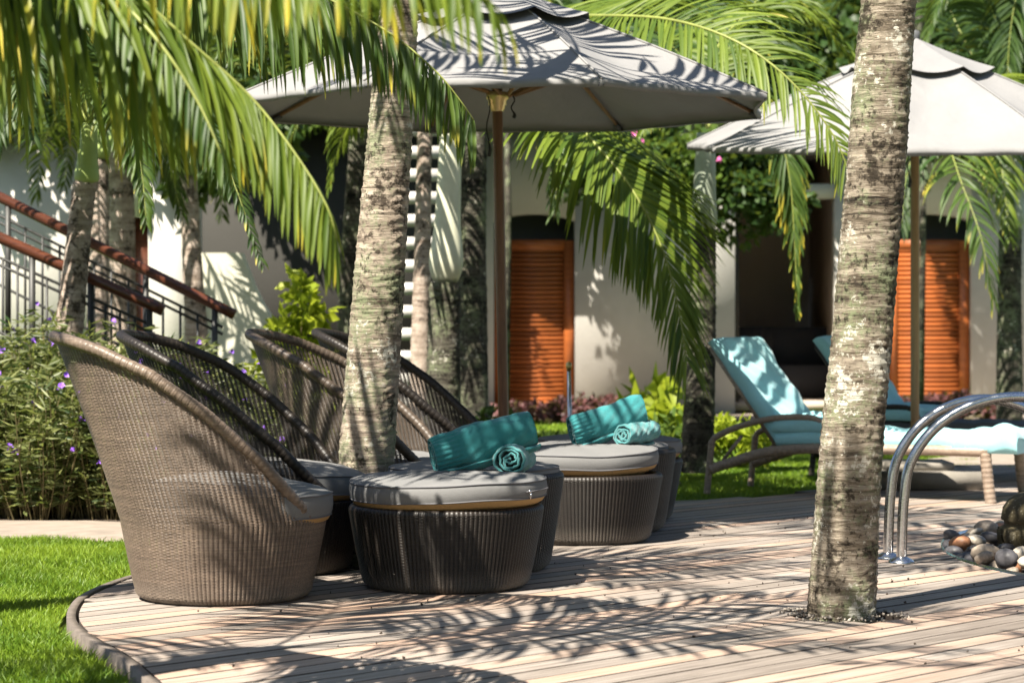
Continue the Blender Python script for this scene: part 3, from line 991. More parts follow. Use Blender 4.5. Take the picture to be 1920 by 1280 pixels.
# ------------------------------------------------------------------ umbrellas
def umbrella(x, y, zr, peak, rad, rot0, pole_mat, label, pole_top_dx=0.0, base=True, base_size=0.8, tilt=0.0):
    t = thing('patio_umbrella', label, 'umbrella', (x, y, 0))
    H = peak - zr
    VR = 0.33                                     # share of the radius under the vent cap
    ns, nw = 26, 20
    half = R(22.5)
    mb = MB()
    V = []
    for i, s in enumerate(np.linspace(0.10, 1.0, ns)):
        for w in np.linspace(-1, 1, nw):
            rr = rad * s * math.cos(half) / math.cos(half * w)
            zz = zr + H * (1 - s) - 0.055 * (1 - w * w) * math.sin(math.pi * min(1, s ** 1.1)) + 0.03 * H * math.sin(math.pi * s)
            scal = 0.035 * (1 - w * w) * s ** 6 * rad / 1.5
            rr -= scal
            fold = 0.006 * math.sin(s * 9 + w * 7 + x) * (1 - w * w) * s
            V.append((rr * math.cos(half * w), rr * math.sin(half * w), zz + fold))
    # hem hanging from the rim
    for w in np.linspace(-1, 1, nw):
        rr = rad * math.cos(half) / math.cos(half * w) - 0.035 * (1 - w * w) * rad / 1.5
        V.append((rr * math.cos(half * w) * 0.998, rr * math.sin(half * w) * 0.998, zr - 0.035 - 0.004 * math.sin(w * 9)))
    for w in np.linspace(-1, 1, nw):
        rr = rad * math.cos(half) / math.cos(half * w) - 0.035 * (1 - w * w) * rad / 1.5 - 0.02
        V.append((rr * math.cos(half * w), rr * math.sin(half * w), zr - 0.030))
    mb.add(V, grid_faces(ns + 2, nw))
    pm = mb.mesh('canopy_panel', True); pm.materials.append(M['canopy'])
    mb = MB(); V = []
    for s in np.linspace(0.0, 1.0, 9):
        for w in np.linspace(-1, 1, 13):
            rr = rad * VR * s * math.cos(half) / math.cos(half * w)
            zz = zr + 0.034 + H * (1 - VR * s) * 1.0 + (0.040 * w * w - 0.008) * s ** 3
            V.append((rr * math.cos(half * w), rr * math.sin(half * w), zz))
    mb.add(V, grid_faces(9, 13))
    vm = mb.mesh('vent_flap', True); vm.materials.append(M['canopy'])
    mr = MB()
    c, sn = math.cos(half), math.sin(half)
    mr.tube([(0.05, 0, zr + H * 0.93), (rad * 0.5, 0, zr + H * 0.5 - 0.012), (rad * 0.985, 0, zr - 0.008)], [0.016, 0.015, 0.012], 6, flat=0.7)
    rm = mr.mesh('rib'); rm.materials.append(M['pole_light'])
    mr = MB()
    mr.tube([(0.05, 0, zr + 0.06), (rad * 0.48, 0, zr + H * 0.52 - 0.03)], 0.011, 6)
    stm = mr.mesh('strut'); stm.materials.append(M['pole_light'])
    ms = MB()
    sp = [(rad * s * 1.0, 0, zr + H * (1 - s) + 0.03 * H * math.sin(math.pi * s) + 0.004) for s in np.linspace(0.1, 1.0, 14)]
    ms.tube(sp, 0.006, 6)
    sm = ms.mesh('seam', True); sm.materials.append(M['canopy'])
    mk = MB()
    mk.box((rad * 0.975, 0, zr - 0.012), (0.07, 0.03, 0.018), 0, 0, 0.40)
    km = mk.mesh('corner_pocket'); km.materials.append(M['mattress'])
    for k in range(8):
        a = rot0 + k * R(45)
        put('canopy_panel', pm, None, t, True, rotation=(0, 0, a + half))
        put('vent_flap', vm, None, t, True, rotation=(0, 0, a + half))
        rb = put('rib', rm, None, t, True, rotation=(0, 0, a))
        put('strut', stm, None, rb, True)
        put('seam', sm, None, t, True, rotation=(0, 0, a))
        put('corner_pocket', km, None, t, True, rotation=(0, 0, a))
    if tilt:
        piv = Matrix.Translation((0, 0, zr))
        for ch in t.children:
            ch.matrix_basis = piv @ Matrix.Rotation(tilt, 4, 'X') @ piv.inverted() @ ch.matrix_basis
    mp = MB()
    zz = np.linspace(0.0, zr + H * 0.95, 24)
    mp.tube([(pole_top_dx * z / 2.5, 0, z) for z in zz], 0.029, 16)
    put('pole', mp.mesh('pole', True), pole_mat, t, True)
    mc = MB()
    dx = pole_top_dx * 0.9
    mc.lathe([(0.0, zr - 0.03), (0.036, zr - 0.03), (0.036, zr - 0.02), (0.042, zr - 0.015), (0.042, zr + 0.0), (0.05, zr + 0.005), (0.05, zr + 0.03), (0.062, zr + 0.04), (0.062, zr + 0.075), (0.03, zr + 0.08)], 20, (dx, 0, 0))
    put('collar', mc.mesh('collar', True), M['brass'], t, True)
    mc = MB()
    mc.lathe([(0.03, zr + H + 0.03), (0.035, zr + H + 0.055), (0.03, zr + H + 0.085), (0.0, zr + H + 0.095)], 14, (0, 0, 0))
    put('finial', mc.mesh('finial', True), M['mattress'], t, True)
    mc = MB()
    for sx, ln in ((-0.05, 0.33), (0.085, 0.12)):
        q = [(dx + sx + 0.01 * math.sin(j), -0.05, zr + 0.05 - j / 9 * ln) for j in range(10)]
        mc.tube(q, [0.004] * 7 + [0.006, 0.011, 0.010], 6)
    put('cord', mc.mesh('cord'), M['cord'], t, True)
    mbx = MB()
    s_ = base_size
    mbx.box((0, 0, 0.06), (s_, s_, 0.11))
    mbx.box((0, 0, 0.14), (s_ * 0.55, s_ * 0.55, 0.05))
    put('base', mbx.mesh('base'), M['stone'], t, True)
    return t
umbrella(-0.035, 13.0, 2.275, 2.90, 1.53, R(-72), M['pole'], 'large grey canvas umbrella on a dark wood pole above the basket chairs', -0.05, base_size=0.5)
umbrella(2.675, 15.7, 2.255, 2.93, 1.56, R(-64), M['pole_light'], 'grey canvas umbrella on a pale pole beside the aqua loungers', tilt=R(5.2))

# ------------------------------------------------------------------ loungers
def lounger(x, y, psi, towel_label, pillow_label, label, covered=True, mat=None, dark=False):
    """x, y: ground point of the near leg at the head end; foot end towards +x"""
    L, Wd = 1.86, 0.76
    wm = M['wicker_dark'] if dark else M['wicker_pale']
    t = thing('sun_lounger', label, 'sun lounger', (x, y, 0), R(psi), 'reclining wicker loungers')
    hinge = np.array([0.46, 0, 0.31]); bang = R(126)
    bdir = np.array([math.cos(bang), 0, math.sin(bang)])
    def braided(pts, r):
        p = spline(pts, 260)
        s = np.concatenate([[0], np.cumsum(np.linalg.norm(np.diff(p, axis=0), axis=1))])
        b = MB(); b.tube(p, r * (1 + 0.035 * np.sin(s / 0.005)), 10)
        return b
    for yy in (0, Wd):
        side = braided([(0.03, yy, 0.155), (0.16, yy, 0.20), (0.42, yy, 0.275), (0.75, yy, 0.305), (1.2, yy, 0.31), (1.80, yy, 0.31)], 0.032)
        put('side_rail', side.mesh('side_rail', True), wm, t, True)
        leg = braided([(0.0, yy, 0.0), (0.015, yy, 0.15), (0.035, yy, 0.335)], 0.021)
        put('leg', leg.mesh('leg', True), wm, t, True)
        leg = braided([(1.835, yy, 0.0), (1.815, yy, 0.16), (1.80, yy, 0.32)], 0.034)
        put('leg', leg.mesh('leg', True), wm, t, True)
        arm = braided([(0.035, yy, 0.33), (0.07, yy, 0.365), (0.22, yy, 0.43), (0.45, yy, 0.485), (0.66, yy, 0.495), (0.75, yy, 0.475), (0.79, yy, 0.42), (0.795, yy, 0.31)], 0.020)
        put('arm', arm.mesh('arm', True), wm, t, True)
        br = MB(); br.tube([(0.10, yy + 0.02, 0.21), (0.23, yy + 0.02, 0.37)], 0.012, 8)
        put('brace', br.mesh('brace', True), wm, t, True)
    b = MB()
    for yy in (0.05, Wd - 0.05):
        b.tube([hinge + [0, yy, 0], hinge + bdir * 0.74 + [0, yy, 0]], 0.022, 8)
    b.tube([hinge + bdir * 0.74 + [0, 0.05, 0], hinge + bdir * 0.74 + [0, Wd - 0.05, 0]], 0.022, 8)
    nrm = np.array([math.sin(bang), 0, -math.cos(bang)])
    b2 = MB()
    for k in range(12):
        c = hinge + bdir * (0.06 + 0.056 * k) + [0, Wd / 2, 0]
        b.box(c, (0.045, Wd - 0.10, 0.008), 0, 0, -bang)
    put('backrest', b.mesh('backrest'), wm, t, True)
    b = MB()
    for k in range(16):
        b.box((0.52 + k * 0.08, Wd / 2, 0.325), (0.06, Wd - 0.06, 0.012))
    put('seat', b.mesh('seat'), wm, t, True)
    # mattress in two hinged halves
    def slab(a, bvec, nv, l0, l1, th, w0, w1, seed, wr=0.004, edge=0.02):
        nu, nv_ = 40, 22
        rng = np.random.default_rng(seed)
        ph = rng.uniform(0, 6, 6)
        V = []
        us = np.linspace(l0, l1, nu)
        # closed section around the width
        sec = []
        for q in np.linspace(0, 1, nv_): sec.append((w0 + (w1 - w0) * q, th))
        sec += [(w1 + edge * 0.6, th * 0.6), (w1 + edge * 0.4, th * 0.15), (w1, 0.0), (w0, 0.0), (w0 - edge * 0.4, th * 0.15), (w0 - edge * 0.6, th * 0.6)]
        for i, u in enumerate(us):
            e = min(i, nu - 1 - i)
            sq = 1 - 0.35 * max(0, (2 - e) / 2) ** 2
            for (yy, hh) in sec:
                h = hh * sq + wr * (math.sin(u * 17 + ph[0] + yy * 5) + 0.7 * math.sin(yy * 23 + ph[1] + u * 6) + 0.5 * math.sin(u * 41 + yy * 31 + ph[2])) * (hh > 0.01)
                y2 = yy + 0.004 * math.sin(u * 29 + ph[3]) * (hh < th)
                V.append(np.array(a) + np.array(bvec) * u + np.array(nv) * h + np.array([0, y2, 0]))
        m = MB(); m.add(V, grid_faces(nu, len(sec), True))
        n = len(sec)
        m.add([V[i] for i in range(n)] + [np.mean(V[:n], 0)], None, [[(i + 1) % n, i, n] for i in range(n)])
        m.add([V[-n + i] for i in range(n)] + [np.mean(V[-n:], 0)], None, [[i, (i + 1) % n, n] for i in range(n)])
        return m
    m = slab(hinge + nrm * 0.012, bdir, nrm, 0.0, 0.76, 0.06, 0.04, Wd - 0.04, 3)
    put('mattress', m.mesh('mattress', True), M['mattress'], t, True)
    m = slab((0.44, 0, 0.335), (1, 0, 0), (0, 0, 1), 0.0, 1.42, 0.06, 0.03, Wd - 0.03, 4)
    put('mattress', m.mesh('mattress', True), M['mattress'], t, True)
    # fitted towel
    tw = thing('lounger_towel', towel_label, 'towel', (x, y, 0), R(psi), 'aqua towels spread on the loungers')
    m = slab(hinge + nrm * 0.010, bdir, nrm, -0.02, 0.79, 0.085, 0.025, Wd - 0.03, 5, 0.007, 0.03)
    put('back_cover', m.mesh('back_cover', True), mat, tw, True)
    if covered:
        m = slab((0.46, 0, 0.322), (1, 0, 0), (0, 0, 1), 0.0, 1.46, 0.092, 0.008, Wd - 0.02, 6, 0.008, 0.03)
        put('seat_cover', m.mesh('seat_cover', True), mat, tw, True)
        m = slab((1.60, 0, 0.30), (1, 0, 0), (0, 0, 1), 0.0, 0.40, 0.125, -0.01, Wd - 0.01, 8, 0.016, 0.03)
        put('bunched_end', m.mesh('bunched_end', True), mat, tw, True)
    pl = thing('head_pillow', pillow_label, 'pillow', (x, y, 0), R(psi), 'folded pillows at the hinge of the loungers')
    m = slab((0.44, 0, 0.40), (1, 0, 0), (0, 0, 1), 0.0, 0.36, 0.095, 0.0, Wd - 0.04, 7, 0.007, 0.03)
    put('cover', m.mesh('cover', True), mat, pl, True)
    return t
lounger(1.238, 15.02, -27, 'pale aqua towel spread over the near lounger, glaring in the sun', 'folded aqua pillow at the hinge of the near lounger',
        'pale wicker reclining lounger with aqua towel, nearest to the deck centre', True, M['towel_blue'])
lounger(2.12, 16.75, -29, 'deeper aqua towel on the backrest of the far lounger behind the right palm trunk', 'folded aqua pillow on the far lounger beside the pale umbrella pole',
        'darker wicker lounger behind the first one and behind the right palm trunk', False, M['towel_blue'], True)

# ------------------------------------------------------------------ pool ladder rails
def rail(px, py, dx, label, peak, reach, lift):
    b = G(px, py)
    t = thing('pool_handrail', label, 'handrail', tuple(b), 0, 'curved steel pool handrails')
    rr = 0.52
    pts = [(0, 0, 0.0), (0.003, 0, 0.12), (0.010, 0.0, 0.27)]
    for a in np.linspace(0, R(175), 12)[1:]:
        pts.append((0.012 + reach * (1 - math.cos(a)), 0.02 * (1 - math.cos(a)), 0.30 + (peak - 0.30) * math.sin(a)))
    pts.append((0.012 + 2 * reach + 0.01, 0.04, 0.0))
    m = MB(); m.tube(spline(pts, 80), 0.0235, 20)
    put('tube', m.mesh('tube', True), M['steel'], t, True)
    m = MB(); m.lathe([(0.026, 0.030), (0.034, 0.026), (0.056, 0.012), (0.060, 0.004), (0.060, 0.001)], 28)
    put('flange', m.mesh('flange', True), M['steel'], t, True)
    return t
rail(1690, 1055, 0, 'nearer of the two curved steel pool handrails, its base plate in the sun', 0.752, 0.52, 0)
rail(1665, 1047, 0, 'farther of the two curved steel pool handrails, beside the right palm trunk', 0.735, 0.44, 0)

# ------------------------------------------------------------------ pebble bed
sheet('pebble_bed', circle_poly(*BED_C, BED_R - 0.005, 64), -0.05, M['soil'])
a = np.linspace(R(110), R(250), 60)
mb = MB()
V = []
for q in a:
    for r_, z in ((BED_R - 0.004, -0.05), (BED_R - 0.004, 0.012), (BED_R + 0.004, 0.012), (BED_R + 0.004, -0.05)):
        V.append((BED_C[0] + r_ * math.cos(q), BED_C[1] + r_ * math.sin(q), z))
mb.add(V, grid_faces(60, 4))
tag(put_world('bed_edging', mb, M['steel'], None), kind='structure')

PTONE = [((0.075, 0.073, 0.08), 'smooth dark grey'), ((0.46, 0.41, 0.34), 'smooth pale cream'), ((0.27, 0.225, 0.18), 'smooth tan brown'), ((0.36, 0.17, 0.09), 'smooth rusty orange')]
PM = [mat_plain('river_pebble', c_, 0.45, 0.35, 3, bstr=0.1) for c_, _ in PTONE]
def pebble_mesh(seed, tone):
    rng = np.random.default_rng(seed)
    nu, nv = 12, 7
    V = []
    ph = rng.uniform(0, 6, 4)
    for i in range(nv):
        phi = math.pi * (i + 0.001) / (nv - 1 + 0.002)
        for j in range(nu):
            th = 2 * math.pi * j / nu
            k = 1 + 0.10 * math.sin(2 * th + ph[0]) + 0.06 * math.sin(3 * th + ph[1]) + 0.05 * math.sin(2 * phi + ph[2])
            V.append((k * math.sin(phi) * math.cos(th), 0.78 * k * math.sin(phi) * math.sin(th), 0.55 * math.cos(phi)))
    mb = MB(); mb.add(V, grid_faces(nv, nu, True))
    me = mb.mesh('pebble', True); me.materials.append(PM[tone])
    return me
PEB = [[pebble_mesh(i + 7 * k, k) for i in range(4)] for k in range(4)]
def pebble(x, y, z, r):
    tone = random.choices(range(4), (3, 4, 3, 1))[0]
    o = bpy.data.objects.new('pebble', random.choice(PEB[tone]))
    COL.objects.link(o)
    o.location = (x, y, z)
    o.rotation_euler = (random.uniform(-0.4, 0.4), random.uniform(-0.4, 0.4), random.uniform(0, 6.28))
    o.scale = (r, r * random.uniform(0.85, 1.15), r * random.uniform(0.8, 1.25))
    return tag(o, PTONE[tone][1] + ' river pebble in the round bed by the pool handrails', 'pebble', 'river pebbles in the round bed')
POT = np.array([2.62, 11.10])
placed = []
for layer, (z0, cnt) in enumerate(((-0.02, 900), (0.022, 420))):
    got = []
    for _ in range(cnt):
        x, y = random.uniform(2.0, 3.3), random.uniform(9.9, 13.2)
        r = random.choice((0.034, 0.042, 0.05, 0.06, 0.072)) * (0.9 if layer == 0 else 1.0)
        if math.hypot(x - BED_C[0], y - BED_C[1]) > BED_R - 0.02: continue
        if math.hypot(x - POT[0], y - POT[1]) < 0.33 + r * 0.5: continue
        if (x / y) * F + 960 > 2100: continue
        if any(math.hypot(x - a_, y - b_) < (r + c_) * 0.82 for a_, b_, c_ in got): continue
        if layer == 1 and random.random() < 0.45: continue
        got.append((x, y, r))
        pebble(x, y, z0 + r * 0.25, r)

# carved round stone pot
t = thing('stone_pot', 'dark mossy carved stone pot standing among the pebbles at the picture edge', 'pot', (POT[0], POT[1], -0.03))
m = MB()
m.lathe([(0.0, 0.0), (0.26, 0.0), (0.30, 0.05), (0.325, 0.12), (0.325, 0.155), (0.305, 0.165), (0.305, 0.185), (0.32, 0.195), (0.31, 0.25), (0.285, 0.285), (0.24, 0.315), (0.20, 0.325), (0.17, 0.31), (0.16, 0.22), (0.0, 0.2)], 48)
put('body', m.mesh('body', True), M['carved'], t, True)
for k in range(14):
    a_ = 2 * math.pi * k / 14
    g = MB()
    g.tube([(r_ * math.cos(a_), r_ * math.sin(a_), z_) for r_, z_ in ((0.268, 0.01), (0.306, 0.05), (0.330, 0.11), (0.331, 0.15))], 0.014, 8, flat=1.6)
    put('gadroon', g.mesh('gadroon', True), M['carved'], t, True)

GRAVEL, nt_, b_ = new_mat('mixed_gravel')
nt_.links.new(ramp(nt_, noise(nt_, mapping(nt_), 38, 2), [(0.35, (0.06, 0.055, 0.05)), (0.5, (0.22, 0.19, 0.16)), (0.65, (0.42, 0.38, 0.33))]), b_.inputs['Base Color'])
set_rough(b_, 0.7)
# gravel round the right palm's foot
def gravel(name, cx, cy, r0, r1, n, label, size=(0.007, 0.016), mat=None, z=0.0):
    mb = MB()
    rng = np.random.default_rng(5)
    ico = np.array([[1, 0, 0], [-1, 0, 0], [0, 1, 0], [0, -1, 0], [0, 0, 0.7], [0, 0, -0.7]], float)
    T = np.array([[0, 2, 4], [2, 1, 4], [1, 3, 4], [3, 0, 4], [2, 0, 5], [1, 2, 5], [3, 1, 5], [0, 3, 5]])
    for _ in range(n):
        a = rng.uniform(0, 6.28); r = r0 + (r1 - r0) * rng.uniform() ** 1.4
        s = rng.uniform(*size)
        v = rot(ico * s * rng.uniform(0.7, 1.3, 3), *rng.uniform(0, 6, 3)) + [cx + r * math.cos(a), cy + r * math.sin(a), z + s * 0.5]
        mb.add(v, None, T)
    o = put_world(name, mb, mat or GRAVEL, None)
    return tag(o, label, 'gravel', kind='stuff')
gravel('gravel', TRUNK_R[0], TRUNK_R[1], 0.12, 0.26, 150, 'loose pale gravel round the foot of the right palm trunk', (0.004, 0.010))
gravel('gravel', TRUNK_L[0], TRUNK_L[1], 0.1, 0.34, 500, 'brown mulch chips round the foot of the patchy palm trunk', (0.010, 0.024), M['soil'], -0.03)
sheet('tree_pit', circle_poly(*TRUNK_R, 0.203), -0.02, M['soil'])
sheet('tree_pit', circle_poly(*TRUNK_L, 0.338), -0.03, M['soil'])

# ------------------------------------------------------------------ palms
def trunk_mesh(pts, rad, step=0.012, n=56, amp=0.006, seed=0, period=0.055):
    """ringed palm stem along pts"""
    rng = np.random.default_rng(seed)
    p = spline(pts, 200)
    seg = np.concatenate([[0], np.cumsum(np.linalg.norm(np.diff(p, axis=0), axis=1))])
    m = max(8, int(seg[-1] / step))
    s = np.linspace(0, seg[-1], m)
    c = np.stack([np.interp(s, seg, p[:, i]) for i in range(3)], 1)
    rs = np.interp(s, np.linspace(0, seg[-1], len(rad)), rad)
    rings = [0.0]
    while rings[-1] < seg[-1]: rings.append(rings[-1] + period * rng.uniform(0.55, 1.5))
    rings = np.array(rings)
    a = np.linspace(0, 2 * np.pi, n, endpoint=False)
    ph = rng.uniform(0, 6.28, 12)
    ss = s[:, None] + 0.010 * np.sin(2 * a + ph[0])[None] + 0.008 * np.sin(3 * a + ph[1] + s[:, None] * 3) + 0.004 * np.sin(7 * a + ph[2] + s[:, None] * 9)
    idx = np.clip(np.searchsorted(rings, ss.ravel()) - 1, 0, len(rings) - 2).reshape(ss.shape)
    f = (ss - rings[idx]) / (rings[idx + 1] - rings[idx])
    strength = 0.4 + 0.9 * rng.uniform(0, 1, len(rings))[idx]
    prof = amp * strength * (np.exp(-(f / 0.16) ** 2) + np.exp(-((1 - f) / 0.30) ** 2) * 0.8)
    rr = rs[:, None] * (1 + 0.018 * np.sin(a + ph[3] + s[:, None] * 2) + 0.012 * np.sin(3 * a + ph[4] + s[:, None] * 5)) + prof
    rr += amp * 0.35 * (np.sin(13 * a + ph[5] + s[:, None] * 37) * np.sin(5 * a + s[:, None] * 71 + ph[6]))
    rr += rng.normal(0, amp * 0.12, rr.shape)
    V = np.stack([c[:, 0][:, None] + rr * np.cos(a), c[:, 1][:, None] + rr * np.sin(a), np.repeat(c[:, 2][:, None], n, 1)], -1)
    mb = MB(); mb.add(V.reshape(-1, 3), grid_faces(m, n, True))
    return mb

def frond_part(parent, pts, L, n=64, mat='frond', g=0.5, lift=0.25, w=0.02, yel=0.3, seed=0, pet=0.14, a0=68, a1=30, K=6, rr=0.011, jit=0.10, tipw=0.4, up=None, twist=0.35):
    """a feather leaf: rachis along pts, drooping leaflets on both sides"""
    rng = np.random.default_rng(seed)
    p = spline(pts, 160)
    seg = np.concatenate([[0], np.cumsum(np.linalg.norm(np.diff(p, axis=0), axis=1))])
    tt = np.repeat(np.linspace(pet, 0.995, n), 2)
    side = np.tile([1.0, -1.0], n)
    tt = np.clip(tt + rng.normal(0, 0.25 / n, 2 * n), pet * 0.9, 1.0)
    S = tt * seg[-1]
    C = np.stack([np.interp(S, seg, p[:, i]) for i in range(3)], 1)
    Tg = unit(np.gradient(p, axis=0))
    T = unit(np.stack([np.interp(S, seg, Tg[:, i]) for i in range(3)], 1))
    z = np.array([0, 0, 1.0]) if up is None else unit(np.array(up, float))
    Nn = unit(z - T * (T @ z)[:, None] + 1e-6)
    B = np.cross(T, Nn)
    u = (tt - pet) / (1 - pet)
    al = np.radians(a0 + (a1 - a0) * u ** 1.2 + rng.normal(0, 5, 2 * n))
    Ls = L * (0.55 + 0.45 * np.sin(np.pi * np.clip(u * 1.15 + 0.10, 0, 1))) * (1 - (1 - tipw) * u ** 3) * rng.uniform(0.88, 1.08, 2 * n)
    d = unit(T * np.cos(al)[:, None] + (B * side[:, None]) * np.sin(al)[:, None] + Nn * (lift * rng.uniform(0.5, 1.4, 2 * n))[:, None])
    d = unit(d + rng.normal(0, jit, d.shape) * 0.6)
    tw = rng.normal(0, twist, 2 * n)
    gl = g * rng.uniform(0.7, 1.4, 2 * n)
    prof = np.interp(np.linspace(0, 1, K + 1), [0, 0.12, 0.4, 0.7, 0.9, 1], [0.35, 0.8, 1.0, 0.8, 0.42, 0.05])
    q = C.copy()
    rows = []
    W = w * rng.uniform(0.8, 1.2, 2 * n) * (0.4 + 0.6 * Ls / L)
    for k in range(K + 1):
        wd = unit(T - d * np.sum(T * d, 1)[:, None])
        nd = np.cross(d, wd)
        wv = wd * np.cos(tw)[:, None] + nd * np.sin(tw)[:, None]
        nv = np.cross(d, wv)
        h = (W * prof[k])[:, None]
        rows.append(np.stack([q - wv * h, q - nv * h * 0.45, q + wv * h], 1))
        q = q + d * (Ls / K)[:, None]
        d = unit(d + np.array([0, 0, -1.0]) * (gl * (0.5 + 1.0 * k / K) / K * 2)[:, None] + rng.normal(0, jit * 0.25, d.shape))
    V = np.stack(rows, 1)                         # leaflets, K+1, 3, xyz
    nl = 2 * n
    base = np.arange(nl)[:, None, None] * (K + 1) * 3
    kk = np.arange(K)[None, :, None] * 3
    jj = np.arange(2)[None, None, :]
    i0 = base + kk + jj
    Q = np.stack([i0, i0 + 1, i0 + 4, i0 + 3], -1).reshape(-1, 4)
    rnd = np.repeat(np.clip(rng.normal(0.5, 0.28, nl), 0, 1), (K + 1) * 3)
    tip = np.tile(np.repeat(np.linspace(0, 1, K + 1), 3), nl)
    yl = np.repeat(np.clip(yel + rng.normal(0, 0.22, nl), 0, 1.0), (K + 1) * 3)
    mb = MB(); mb.add(V.reshape(-1, 3), Q, None, rnd=rnd, tip=tip, yel=yl)
    fo = put_world('frond', mb, M[mat], parent, True)
    m2 = MB(); m2.tube(p[::4], np.linspace(rr, rr * 0.25, len(p[::4])), 6)
    put_world('rachis', m2, M['rachis'], fo, True)
    return fo

def auto_frond(parent, c, az, el, length, droop, L, seed, **kw):
    """a frond leaving crown centre c at azimuth az and elevation el (degrees), bending down by droop"""
    h = np.array([math.cos(R(az)), math.sin(R(az)), 0])
    pts = [np.array(c, float)]
    e = el
    k = 6
    for i in range(k):
        pts.append(pts[-1] + (h * math.cos(R(e)) + np.array([0, 0, math.sin(R(e))])) * length / k)
        e -= droop / k * (0.5 + i * 0.25)
    return frond_part(parent, pts, L, seed=seed, **kw)

def shaft(parent, p0, p1, r0, r1, mat, bulge=1.25):
    pts = np.array([np.array(p0) + (np.array(p1) - np.array(p0)) * t for t in np.linspace(0, 1, 30)])
    t = np.linspace(0, 1, 30)
    rad = (r0 + (r1 - r0) * t) * (1 + (bulge - 1) * np.exp(-((t - 0.14) / 0.16) ** 2))
    rad[:4] *= np.array([0.70, 0.86, 0.95, 0.99])
    mb = MB(); mb.tube(pts, rad, 24)
    put_world('crownshaft', mb, mat, parent, True)

def palm(label, px_pts, d, mat, step=0.03, n=24, amp=0.006, seed=0, period=0.06, ground=True, name='palm_tree', group=None, base=None):
    """px_pts: (px, py, halfwidth) from foot upwards at distance d"""
    pts = [P(x, y, d) for x, y, h in px_pts]
    rad = [h / F * d for x, y, h in px_pts]
    if ground:
        b = pts[0].copy(); dirv = pts[0] - pts[1]
        if b[2] > 0.02:
            b = pts[0] + dirv / abs(dirv[2]) * b[2] if abs(dirv[2]) > 1e-3 else b
            b[2] = -0.06
            pts.insert(0, b); rad.insert(0, rad[0] * 1.06)
    t = thing(name, label, 'palm', tuple(np.array([pts[0][0], pts[0][1], 0])), 0, group)
    tr = trunk_mesh(pts, rad, step, n, amp, seed, period)
    put_world('trunk', tr, mat, t, True)
    return t, pts, rad

PG = 'palms of the garden'
# --- two near trunks
pl, ptl, _ = palm('patchy warm-toned palm trunk between the basket chairs, left of the dark umbrella pole',
    [(676, 1062, 60), (684, 985, 52), (686, 890, 50), (697, 700, 47), (712, 500, 43), (731, 260, 40), (745, 60, 34), (755, -120, 33), (764, -330, 32), (772, -560, 31)], 10.78, M['trunk_warm'], 0.009, 72, 0.0055, 3, 0.036, group=PG)
pr, ptr, _ = palm('tall grey lichen-spotted palm trunk leaning right, nearest to the camera, standing in gravel',
    [(1577, 1165, 64), (1583, 1060, 60), (1592, 900, 58), (1604, 760, 56), (1617, 640, 55), (1633, 430, 54), (1643, 300, 53), (1655, 130, 49), (1668, -20, 45), (1690, -250, 42), (1712, -480, 40), (1735, -760, 38)], 8.84, M['trunk_grey'], 0.008, 72, 0.0042, 4, 0.032, group=PG)
seed = 100
def crown(t, c, spec, L, **kw):
    global seed
    for az, el, ln, dr in spec:
        seed += 1
        auto_frond(t, c, az, el, ln, dr, L, seed, **kw)
cr = ptr[-1]
shaft(pr, cr, cr + [0.03, 0, 0.6], 0.085, 0.05, M['shaft_green'])
crown(pr, cr + [0.03, 0, 0.58], [(a_, 35 + 18 * math.sin(a_ * 2.1), 2.0, 80) for a_ in range(0, 360, 40)] + [(165, 22, 2.5, 55), (188, 30, 2.6, 55), (215, 24, 2.4, 60)], 0.55, n=46, K=4, w=0.019)
cl_ = ptl[-1]
shaft(pl, cl_, cl_ + [0.02, 0, 0.55], 0.085, 0.05, M['shaft_green'])
crown(pl, cl_ + [0.02, 0, 0.53], [(a_, 30 + 15 * math.sin(a_ * 1.7), 1.9, 85) for a_ in (10, 190, 235, 325)] + [(285, 24, 2.5, 55), (110, 50, 1.6, 60)], 0.55, n=46, K=4, w=0.019)

# --- palm just outside the frame on the left whose leaves hang into the picture
def offscreen_palm(label, base, top, crown_spec, L, mat='frond', kw=None):
    t = thing('palm_tree', label, 'palm', (base[0], base[1], 0), 0, PG)
    b, tp = np.array([base[0], base[1], -0.06]), np.array(top, float)
    tr = trunk_mesh([b, b * 0.6 + tp * 0.4 + [0.05, 0, 0], tp], [0.13, 0.10, 0.09], 0.03, 28, 0.006, 9, 0.05)
    put_world('trunk', tr, M['trunk_grey'], t, True)
    shaft(t, tp, tp + [0, 0, 0.5], 0.085, 0.05, M['shaft_green'])
    crown(t, tp + [0, 0, 0.48], crown_spec, L, mat=mat, n=50, K=4, w=0.02, **(kw or {}))
    return t, tp + np.array([0, 0, 0.48])

pf, cf = offscreen_palm('near palm whose blurred yellow-tipped frond arches down across the upper left', (-2.35, 5.9), (-2.05, 6.05, 2.75),
    [(215, 40, 1.9, 80), (100, 50, 1.8, 60), (8, 42, 2.9, 50), (28, 46, 2.6, 50), (335, 50, 2.5, 50)], 0.6)
frond_part(pf, [cf, P(-40, -240, 6.3), P(130, -110, 6.35), P(262, -4, 6.4), P(355, 78, 6.4), P(470, 182, 6.4), P(556, 292, 6.35), P(612, 385, 6.3), P(634, 458, 6.3)],
           0.84, n=150, mat='frond_yellow', g=0.95, lift=-0.35, w=0.0120, yel=0.40, seed=11, pet=0.10, K=8, rr=0.008, a0=58, a1=24, jit=0.06, tipw=0.34)
frond_part(pf, [cf, P(90, -340, 5.6), P(300, -230, 5.4), P(520, -130, 5.2), P(700, -75, 5.0), P(830, -45, 4.9), P(930, 8, 4.85)],
           0.50, n=100, mat='frond_yellow', g=1.4, lift=-0.7, w=0.012, yel=0.50, seed=12, pet=0.2, K=7, rr=0.010, a0=65, a1=30, jit=0.12, tipw=0.55)
